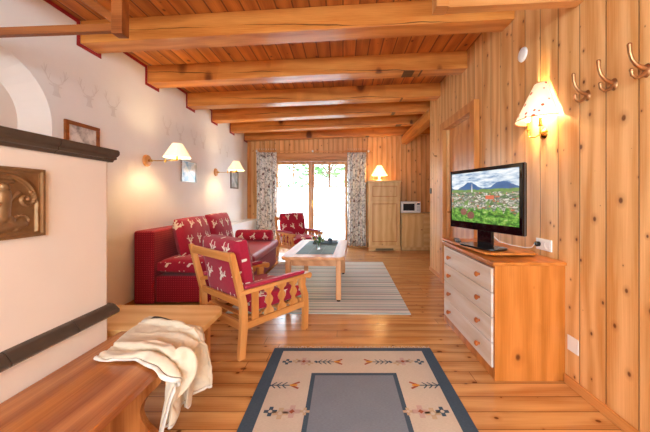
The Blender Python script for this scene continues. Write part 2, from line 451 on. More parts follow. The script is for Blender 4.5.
# rear wall (unseen, behind the camera) with a window added for fill light
mb = MB(); RX0, RX1, RZ0, RZ1 = -2.0, 1.38, .75, 2.55
for x0, x1, z0, z1 in ((XL - .2, RX0, 0, None), (RX1, XR + .14, 0, None), (RX0, RX1, 0, RZ0), (RX0, RX1, RZ1, None)):
    mb.prism([(x0, z0), (x1, z0), (x1, z1 or zb(x1)), (x0, z1 or zb(x0))], YR - .15, YR, 'y')
struct(mb.build('wall_rear', PLASTER, smooth=False))
mb = MB()
for x0, x1, z0, z1 in ((RX0, RX1, RZ0, RZ0 + .06), (RX0, RX1, RZ1 - .06, RZ1), (RX0, RX0 + .06, RZ0 + .06, RZ1 - .06), (RX1 - .06, RX1, RZ0 + .06, RZ1 - .06), (.02, .08, RZ0 + .06, RZ1 - .06)):
    mb.box(x0, x1, YR - .1, YR - .04, z0, z1)
struct(mb.build('window_fill', W('frame', 'x'), smooth=False), 'wide wooden window added in the unseen rear wall for fill light')

# beams
BE = [(2.69, 2.54, XR), (3.61, 3.50, XR), (4.54, 4.47, XR), (5.40, 5.22, XK), (6.28, 6.12, XK), (7.17, 7.17, XK), (1.74, 1.62, XR), (.86, .74, XR), (-.1, -.2, XR), (-1.0, -1.1, XR)]
for i, (yl, yr, xe) in enumerate(BE):
    mb = MB(); g = .004; bw = .20
    if xe == XK: yr = yl + (yr - yl) * (XK - XL) / (XR - XL)
    y1l, y1r = yl + bw, yr + bw
    zt0, zt1 = zc(XL) - .002, zc(xe) - .002; hgt = .212
    p = [(XL + g, yl, zt0 - hgt), (xe - g, yr, zt1 - hgt), (xe - g, y1r, zt1 - hgt), (XL + g, y1l, zt0 - hgt), (XL + g, yl, zt0), (xe - g, yr, zt1), (xe - g, y1r, zt1), (XL + g, y1l, zt0)]
    bm = bmesh.new(); vs = [bm.verts.new(q) for q in p]
    for f in ([3, 2, 1, 0], [4, 5, 6, 7], [0, 1, 5, 4], [1, 2, 6, 5], [2, 3, 7, 6], [3, 0, 4, 7]): bm.faces.new([vs[k] for k in f])
    bmesh.ops.bevel(bm, geom=bm.edges[:], offset=.006, segments=2, affect='EDGES', profile=.5)
    mb.bm(bm)
    o = mb.build('trim_%d' % (i + 1), BEAM, origin=(XL - 1.7 * i, yl - 3 * i, zt0 - hgt)); struct(o, 'heavy pine ceiling beam with drying cracks')
# red painted line on the plaster following ceiling and beams
mb = MB(); w = .035; x = XL + .002; zt = zc(XL) - .004; zbm = zc(XL) - .214
ys = sorted(b[0] for b in BE)
prev = YR
for y in ys:
    mb.box(x, x + .003, prev, y - w, zt - w, zt)
    mb.box(x, x + .003, y - w, y, zbm - w, zt)
    mb.box(x, x + .003, y, y + .2, zbm - w, zbm)
    mb.box(x, x + .003, y + .2, y + .2 + w, zbm - w, zt)
    prev = y + .2 + w
struct(mb.build('trim_11', REDP, smooth=False), 'dark red painted line stepping round the beam ends')
# purlin over the kitchen opening
mb = MB(); mb.box(XR - .02, XR + .14, YE + .004, YB - .004, 2.62, 2.815, .006); struct(mb.build('trim_12', PURL), 'pine purlin along the kitchen opening')
# hanging truss posts and ties in the near ceiling
def strutbox(mb, p0, p1, w, d):
    p0 = Vector(p0); p1 = Vector(p1); v = p1 - p0; a = math.atan2(v.z, v.x)
    mb.box(0, v.length, -d / 2, d / 2, -w / 2, w / 2, .004, 0, T(*p0) @ Ry(-a))
TY = 1.8; k = TY / 289
def px(u): return (u - 343) * k
def pz(v): return H - (v - 198) * k
mb = MB()
mb.box(px(112), px(123), TY - .01, TY + .055, pz(34), zc(px(119)) - .004, .005)
strutbox(mb, (XL + .01, TY + .04, pz(30.5)), (px(112), TY + .04, pz(24.5)), .05, .035)
strutbox(mb, (px(115), TY + .04, pz(20)), (px(48), TY + .04, pz(-28)), .05, .035)
struct(mb.build('trim_13', W('strut', 'x')), 'hanging post coloured dark as backlit, with tie and brace, left')  # dark wood stands in for the backlit shade on this truss
mb = MB()
mb.box(px(436), px(449), TY - .01, TY + .085, pz(7), zc(px(442)) - .004, .005)
strutbox(mb, (px(449), TY + .04, pz(2)), (XR - .005, TY + .04, pz(-5)), .06, .07)
struct(mb.build('trim_14', W('frame', 'x')), 'hanging post with tie, right')
# corner post on the back wall, skirting boards
mb = MB(); mb.box(XL + .01, XL + .10, YB - .03, YB - .002, .73, zc(XL) - .22, .004); struct(mb.build('trim_15', W('door', 'z')), 'pine board in the far left corner')
mb = MB(); mb.box(XR - .018, XR - .001, YR, 1.96, 0.001, .062, .004); mb.box(XR - .018, XR - .001, 2.98, D0 - .13, 0.001, .062, .004); mb.box(XR - .018, XR - .001, D1 + .13, YE, 0.001, .062, .004); struct(mb.build('baseboard_right', W('door', 'y')))
mb = MB(); mb.box(XL + .001, XL + .014, 1.7, 5.4, 0.001, .06, .003); struct(mb.build('baseboard_left', W('door', 'y')))
# low white ledge by the left wall near the balcony door
mb = MB(); mb.box(XL + .005, -2.22, 5.5, YB - .005, .002, .69, .004); mb.box(XL + .005, -2.19, 5.48, YB - .005, .69, .72, .006)
struct(mb.build('trim_16', plain('white_ledge', '#f2f2f0', .5, nz=.01)), 'low white boxed ledge below the left wall')

# interior door in the right wall
mb = MB()
cs = XR - .065
mb.box(cs, XR - .002, D0 - .12, D0, .001, DZ + .11, .006); mb.box(cs, XR - .002, D1, D1 + .12, .001, DZ + .11, .006); mb.box(cs, XR - .002, D0, D1, DZ, DZ + .11, .006)
dr = struct(mb.build('door_1', W('door', 'z')), 'pine door casing in the right wall')
mb = MB(); mb.box(XR + .04, XR + .08, D0 + .004, D1 - .004, .006, DZ - .004)
for z0, z1 in ((.15, .95), (1.1, 2.1)): mb.box(XR + .032, XR + .04, D0 + .14, D1 - .14, z0, z1, .004)
mb.build('door_leaf', W('door', 'z'), dr)
mb = MB(); mb.tube([(XR + .04, D1 - .08, 1.05), (XR - .01, D1 - .08, 1.05), (XR - .015, D1 - .2, 1.05)], .01); mb.box(XR + .03, XR + .038, D1 - .10, D1 - .06, .95, 1.12, .003); mb.build('door_handle', BRASS, dr)

# balcony door / window in the back wall
mb = MB(); fy0, fy1 = YB + .03, YB + .10
mb.box(WX0, WX0 + .05, fy0, fy1, 0.0, WZ1); mb.box(WX1 - .05, WX1, fy0, fy1, 0.0, WZ1); mb.box(WX0 + .05, WX1 - .05, fy0, fy1, WZ1 - .09, WZ1); mb.box(WX0 + .05, WX1 - .05, fy0, fy1, 0.0, .06)
mb.box(WX0 - .09, WX1 + .09, YB - .03, YB - .002, WZ1 - .04, WZ1 + .12, .004)
win = struct(mb.build('window_1', W('frame', 'x'), smooth=False), 'wooden double balcony door with glazing')
xm = (WX0 + WX1) / 2
for (a, b) in ((WX0 + .055, xm - .002), (xm + .002, WX1 - .055)):
    s0, s1 = YB + .015, YB + .065
    mb = MB(); z0, z1 = .07, WZ1 - .095; fw = .075
    mb.box(a, a + fw, s0, s1, z0, z1, .004); mb.box(b - fw, b, s0, s1, z0, z1, .004); mb.box(a + fw, b - fw, s0, s1, z0, z0 + .12, .004); mb.box(a + fw, b - fw, s0, s1, z1 - fw, z1, .004)
    sash = mb.build('sash', W('frame', 'z'), win)
    m2 = MB(); mc = (a + b) / 2
    m2.box(mc - .018, mc + .018, s0 + .005, s1 - .005, z0 + .12, z1 - fw); 
    for zz in (1.53, .92): m2.box(a + fw, b - fw, s0 + .006, s1 - .006, zz - .013, zz + .013)
    m2.build('glazing_bars', W('frame', 'z'), sash)
    m2 = MB(); m2.box(a + fw, b - fw, s0 + .02, s0 + .024, z0 + .12, z1 - fw); m2.build('pane', PANE, sash)
mb = MB(); mb.box(xm + .015, xm + .045, YB + .003, YB + .014, 1.0, 1.2, .003); mb.tube([(xm + .03, YB + .01, 1.12), (xm + .03, YB - .045, 1.12), (xm + .03, YB - .05, 1.0)], .009); mb.build('handle', BRASS, win)
# net curtains on the lower panes
for (a, b, lab) in ((WX0 + .10, xm - .06, 'white sheer net on the left leaf of the balcony door'), (xm + .06, WX1 - .10, 'white sheer net on the right leaf of the balcony door')):
    mb = MB(); N = 120; vs = []; fs = []
    for i in range(N + 1):
        x = a + (b - a) * i / N; y = YB - .004 - .008 - .007 * math.sin(i * .9)
        for j in range(9):
            z = .16 + (1.52 - .16) * j / 8 + (.012 * math.sin(i * .8) if j == 0 else 0); vs.append((x, y, z))
    for i in range(N):
        for j in range(8): fs.append([i * 9 + j, (i + 1) * 9 + j, (i + 1) * 9 + j + 1, i * 9 + j + 1])
    mb.add(vs, fs)
    r = thing('net_curtain', lab, 'net curtain', ((a + b) / 2, YB - .012, .16)); mb.v = [(p[0] - r.location.x, p[1] - r.location.y, p[2] - r.location.z) for p in mb.v]
    mb.build('net', SHEER, r)
    m2 = MB(); m2.tube([(-(b - a) / 2 - .02, -.0, 1.365), ((b - a) / 2 + .02, -.0, 1.365)], .004); m2.build('rod', WHITEPL, r)

# curtains
def curtain_mat():
    s = NT('curtain_print'); u = s.sep(s.uvc())
    v = s.comb(u[0], u[1], 0.0)
    d1 = s.vor(v, 7); n1 = s.noise(v, 8, 4, .6); n2 = s.noise(v, 26, 2); n3 = s.noise(v, 6, 3)
    lead = s.step(s.m('ABSOLUTE', s.m('SUBTRACT', n1, .5)), .012, .028)
    fl = s.m('MULTIPLY', s.step(s.m('ADD', d1[0], s.m('MULTIPLY', n2, .3)), .36, .42), s.m('GREATER_THAN', n1, .42))
    c = s.mix(s.m('MULTIPLY', s.step(n3, .38, .43), .45), lin('#f8f5ef'), lin('#c9bca4'))
    c = s.mix(s.m('MULTIPLY', fl, .85), c, lin('#7c4a3c')); c = s.mix(s.m('MULTIPLY', lead, .65), c, lin('#2e3a3c'))
    c = s.mix(s.m('MULTIPLY', s.step(s.noise(v, 13, 2), .33, .38), .75), c, lin('#39352f'))
    return s.set(c, .85, spec=.15)
CUR = curtain_mat()
for (a, b, lab) in ((-2.18, -1.66, 'printed floral curtain gathered at the left of the balcony door'), (.10, .58, 'printed floral curtain gathered at the right, beside the tall cabinet')):
    r = thing('curtain', lab, 'curtain', ((a + b) / 2, YB - .17, .05), group='printed curtains at the balcony door')
    N = 110; vs = []; fs = []; fu = []; M_ = 12; wd = b - a
    for i in range(N + 1):
        for j in range(M_ + 1):
            t = i / N; zz = j / M_; amp = .048 * (1 - .3 * zz)
            sq = 1 - .06 * math.sin(zz * PI)
            x = (-.5 + t) * wd * sq + .008 * math.sin(t * 50 + zz)
            y = amp * math.sin(t * 2 * PI * 5 + .5 * math.sin(zz * 2 + t * 4)); z = zz * 2.343
            vs.append((x, y, z))
    for i in range(N):
        for j in range(M_):
            q = [(i, j), (i + 1, j), (i + 1, j + 1), (i, j + 1)]
            fs.append([c * (M_ + 1) + d for c, d in q]); fu.append([(c / N * wd * 1.9 + a, d / M_ * 2.35) for c, d in q])
    mb = MB(); mb.add(vs, fs, uvs=fu); o = mb.build('drape', CUR, r)
    md = o.modifiers.new('t', 'SOLIDIFY'); md.thickness = .002
    for i in range(9):
        m2 = MB()
        x = (-.5 + (i + .5) / 9) * wd; R = .0145
        m2.tube([(x, .0 + R * math.cos(t * PI / 5), 2.4215 + R * math.sin(t * PI / 5)) for t in range(11)], .0025, 6); m2.build('ring', WHITEPL, r)
r = thing('curtain_rod', 'slim white curtain rod across the balcony door', 'curtain rod', (-.76, YB - .17, 2.422))
mb = MB(); mb.tube([(-1.47, 0, 0), (1.47, 0, 0)], .011); mb.build('rod', W('beech', 'x'), r)
for x in (-1.49, 1.49): mb = MB(); mb.ball((x, 0, 0), .022); mb.build('finial', W('beech', 'x'), r)
for x in (-1.4, 0, 1.4):
    mb = MB(); mb.tube([(x, .0, 0), (x, .16, 0)], .012); mb.ball((x, -.0, -.0), .028, sc=(1, .7, 1)); mb.build('bracket', WHITEPL, r)

# ------------------------------------------------------------------ outside
mb = MB(); mb.box(-30, 30, YB + .2, 60, -.4, -.2); struct(mb.build('floor_outside', plain('pale_terrace', '#dfe3e0', .8)), 'pale bright ground outside the balcony door')
def leafmat(n, c): 
    s = NT(n); f = s.noise(s.obj(), 3, 2); cc = lin(c)
    return s.set(s.mix(f, tuple(x * .6 for x in cc[:3]) + (1,), cc), .6)
LEAF = leafmat('leaves', '#4f7a38'); LEAF2 = leafmat('leaves_dark', '#3a6436'); BARK = plain('bark', '#5a4636', .9)
def tree(x, y, h, r, mat, lab, seed, n=900):
    rd = random.Random(seed); t = thing('tree', lab, 'tree', (x, y, -.2))
    mb = MB(); mb.tube([(0, 0, 0), (.05, 0, h * .4), (0, .05, h * .8)], [.16, .12, .05]); 
    for k in range(6):
        a = k * 1.05; mb.tube([(0, 0, h * .45 + k * .15), (math.cos(a) * r * .6, math.sin(a) * r * .6, h * .62 + k * .2)], [.06, .02])
    mb.build('trunk', BARK, t)
    mb = MB(); cl = [(rd.uniform(-1, 1) * r * .7, rd.uniform(-1, 1) * r * .7, h * .7 + rd.uniform(-1, 1) * r * .8) for _ in range(16)]
    for i in range(n):
        c = rd.choice(cl); d = Vector((rd.gauss(0, 1), rd.gauss(0, 1), rd.gauss(0, 1))).normalized() * r * .42 * rd.random() ** .4
        M = T(c[0] + d.x, c[1] + d.y, c[2] + d.z) @ Rz(rd.uniform(0, 6)) @ Rx(rd.uniform(0, 3)); L = rd.uniform(.10, .2)
        mb.add([(-L, 0, 0), (0, -L * .4, .02), (L, 0, 0), (0, L * .4, .02)], [[0, 1, 2, 3]], 0, M)
    mb.build('crown', mat, t)
tree(-.7, 14.5, 4.3, 1.7, LEAF, 'pale green tree outside the right leaf of the balcony door', 1)
tree(-3.6, 15.5, 4.2, 1.5, LEAF2, 'tree outside the left leaf of the balcony door', 2, 650)
# porch strut outside
mb = MB(); strutbox(mb, (-.32, YB + 1.0, 2.62), (.66, YB + 1.0, 1.73), .11, .1)
tag(mb.build('porch_brace', W('beech', 'x')), 'diagonal wooden brace outside the top right pane', 'porch brace')
mb = MB(); mb.box(.70, .84, YB + .93, YB + 1.07, -.2, 2.9, .006); tag(mb.build('porch_post', W('beech', 'z')), 'wooden porch post outside, right of the balcony door', 'porch post')

# ------------------------------------------------------------------ stove
SX, SY = -1.34, 1.665
st = thing('tiled_stove', 'white plastered masonry stove with dark tiled ledges, left foreground', 'stove', (SX - .5, .2, 0))
ox, oy = SX - .5, .2
def sl(mb): mb.v = [(p[0] - ox, p[1] - oy, p[2]) for p in mb.v]; return mb
mb = MB(); pts = [(XL + .005, -1.2), (SX, -1.2), (SX, SY - .03), (SX - .01, SY - .01), (SX - .03, SY), (XL + .005, SY)]
mb.prism(pts, .001, 1.47, 'z'); sl(mb).build('body', STOVEP, st)
def ledge(z0, prof, nm):
    """moulded tile course running round the near face and the far side"""
    mb = MB(); cuts = [-1.2, -.65, -.1, .45, .72, 1.01, 1.33, SY]
    if nm == 'tile_ledge': cuts = [-1.2, -.65, -.1, .45, .78, 1.13, 1.42, SY]
    for a, b in zip(cuts, cuts[1:]):
        last = b == SY; a += .002; bb = b - (0 if last else .002)
        vs = []; m = len(prof)
        for (o_, z) in prof: vs.append((SX + o_, a, z0 + z))
        for (o_, z) in prof: vs.append((SX + o_, bb + (o_ * .3 if last and o_ > 0 else 0), z0 + z))
        fs = [[i, (i + 1) % m, m + (i + 1) % m, m + i] for i in range(m)] + [list(range(m))[::-1], [m + i for i in range(m)]]
        mb.add(vs, fs)
    cx = [SX, SX - .35, SX - .7, XL + .01]
    for a, b in zip(cx, cx[1:]):
        vs = []
        for (o_, z) in prof: vs.append((a - .0015 + (o_ + .0015 if a == SX and o_ > 0 else 0), SY + (o_ * .3 if o_ > 0 else o_), z0 + z))
        for (o_, z) in prof: vs.append((b + .0015, SY + (o_ * .3 if o_ > 0 else o_), z0 + z))
        mb.add(vs, [[i, m + i, m + (i + 1) % m, (i + 1) % m] for i in range(m)] + [list(range(m)), [m + i for i in range(m)][::-1]])
    sl(mb).build(nm, TILE, st)
ledge(1.455, [(-.02, 0), (.012, 0), (.018, .012), (.03, .016), (.03, .03), (.038, .036), (.044, .045), (.044, .062), (.038, .07), (-.02, .07)], 'mantel_course')
ledge(.585, [(-.01, 0), (.036, 0), (.044, .008), (.044, .022), (.034, .035), (.024, .05), (.012, .058), (.0, .062), (-.01, .062)], 'tile_ledge')
mb = MB(); mb.box(XL + .01, SX - .03, -1.2, SY - .03, 1.48, 1.51, .004); sl(mb).build('mantel_top', STOVEP, st)
# bronze relief plaque
mb = MB(); P0, P1, Z0, Z1 = .985, 1.285, 1.085, 1.375
N = 110; vs = []; fs = []
def sd(px_, py_, ax, ay, bx, by):
    dx, dy = bx - ax, by - ay; t = max(0, min(1, ((px_ - ax) * dx + (py_ - ay) * dy) / (dx * dx + dy * dy))); return math.hypot(px_ - ax - t * dx, py_ - ay - t * dy)
def relief(s, t):
    # s,t in 0..1
    h = 0
    e = min(s, 1 - s, t, 1 - t)
    if e < .045: return .012
    if e < .07: return .003
    X = s - .5; r = math.hypot(X, (t - .5) * 1.0)
    if t > .5: rim = abs(math.hypot(X, t - .5) - .40)
    else: rim = abs(abs(X) - .40)
    if rim < .02: h = max(h, .010 * (1 - rim / .02) ** .5)
    if rim < .05 and t > .5: h = max(h, .003)
    bl = lambda d, r, a: a * max(0, 1 - (d / r) ** 2) ** .5 if d < r else 0
    for sg in (-1, 1):
        for k in range(22):     # scrolls
            a = k * .35; rr = .02 + .012 * k * .4
            h = max(h, bl(math.hypot(X - sg * (.27 + rr * math.cos(a)), t - (.55 + rr * math.sin(a))), .022, .009))
            h = max(h, bl(math.hypot(X - sg * (.22 + rr * math.cos(a + 2)), t - (.24 + rr * .8 * math.sin(a + 2))), .02, .008))
    h = max(h, bl(sd(X, t, 0, .3, .02, .62), .075, .013), bl(math.hypot(X - .01, t - .72), .055, .014), bl(sd(X, t, -.02, .5, -.2, .42), .03, .01), bl(sd(X, t, .03, .5, .18, .64), .03, .01))
    h = max(h, bl(sd(X, t, -.2, .14, .22, .2), .07, .012), bl(sd(X, t, .0, .3, -.12, .14), .05, .011), bl(sd(X, t, .05, .3, .14, .14), .05, .011))
    h = max(h, bl(sd(X, t, -.1, .8, .1, .8), .03, .008))
    return h + .0012 * noise.noise(Vector((s * 14, t * 14, 0)))
for i in range(N + 1):
    for j in range(N + 1):
        s_, t_ = i / N, j / N
        vs.append((SX + .006 + relief(s_, t_), P0 + (P1 - P0) * s_, Z0 + (Z1 - Z0) * t_))
for i in range(N):
    for j in range(N): fs.append([i * (N + 1) + j, (i + 1) * (N + 1) + j, (i + 1) * (N + 1) + j + 1, i * (N + 1) + j + 1])
mb.add(vs, fs); mb.box(SX - .001, SX + .0065, P0, P1, Z0, Z1)
sl(mb).build('relief_plaque', BRONZE, st, ang=80)['label'] = 'bronze relief plaque'

# ------------------------------------------------------------------ bench round the stove
be = thing('corner_bench', 'pine bench wrapped round the stove corner with a rounded end', 'bench', (-1.1, 1.2, 0))
bx, by_ = -1.1, 1.2
def bl_(mb): mb.v = [(p[0] - bx, p[1] - by_, p[2]) for p in mb.v]; return mb
BT = .45; BXR = -.865; BYF = 2.165
mb = MB()
mb.prism([(SX + .004, -1.0), (BXR, -1.0), (BXR, SY + .075), (SX + .004, SY + .075)], BT - .036, BT, 'z', .005); bl_(mb).build('seat_board', W('bench', 'y'), be)
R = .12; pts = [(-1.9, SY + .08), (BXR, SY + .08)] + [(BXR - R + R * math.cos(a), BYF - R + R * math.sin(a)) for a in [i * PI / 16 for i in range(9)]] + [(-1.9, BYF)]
mb = MB(); mb.prism(pts, BT - .036, BT, 'z', .005); bl_(mb).build('end_board', W('kitchen', 'x'), be)  # lighter wood paints in the glossy reflection on the far board
def support(y, nm='support_panel', x0=SX + .02):
    pr = [(x0, .001), (BXR - .02, .001), (BXR - .03, .05)]
    for i in range(9):
        t = i / 8; pr.append((BXR - .05 - .085 * math.sin(PI * t), .07 + .25 * t))
    pr += [(BXR - .03, .345), (BXR - .03, BT - .037), (x0, BT - .037)]
    mb = MB(); mb.prism(pr, y, y + .035, 'y', .003); bl_(mb).build(nm, W('bench', 'z'), be)
support(1.42); support(-.3)
mb = MB(); mb.box(-1.0, -.955, 2.04, 2.085, .001, BT - .037, .004); bl_(mb).build('leg', W('beech', 'z'), be)
mb = MB(); mb.box(-1.75, -1.705, 2.04, 2.085, .001, BT - .037, .004); bl_(mb).build('leg', W('beech', 'z'), be)

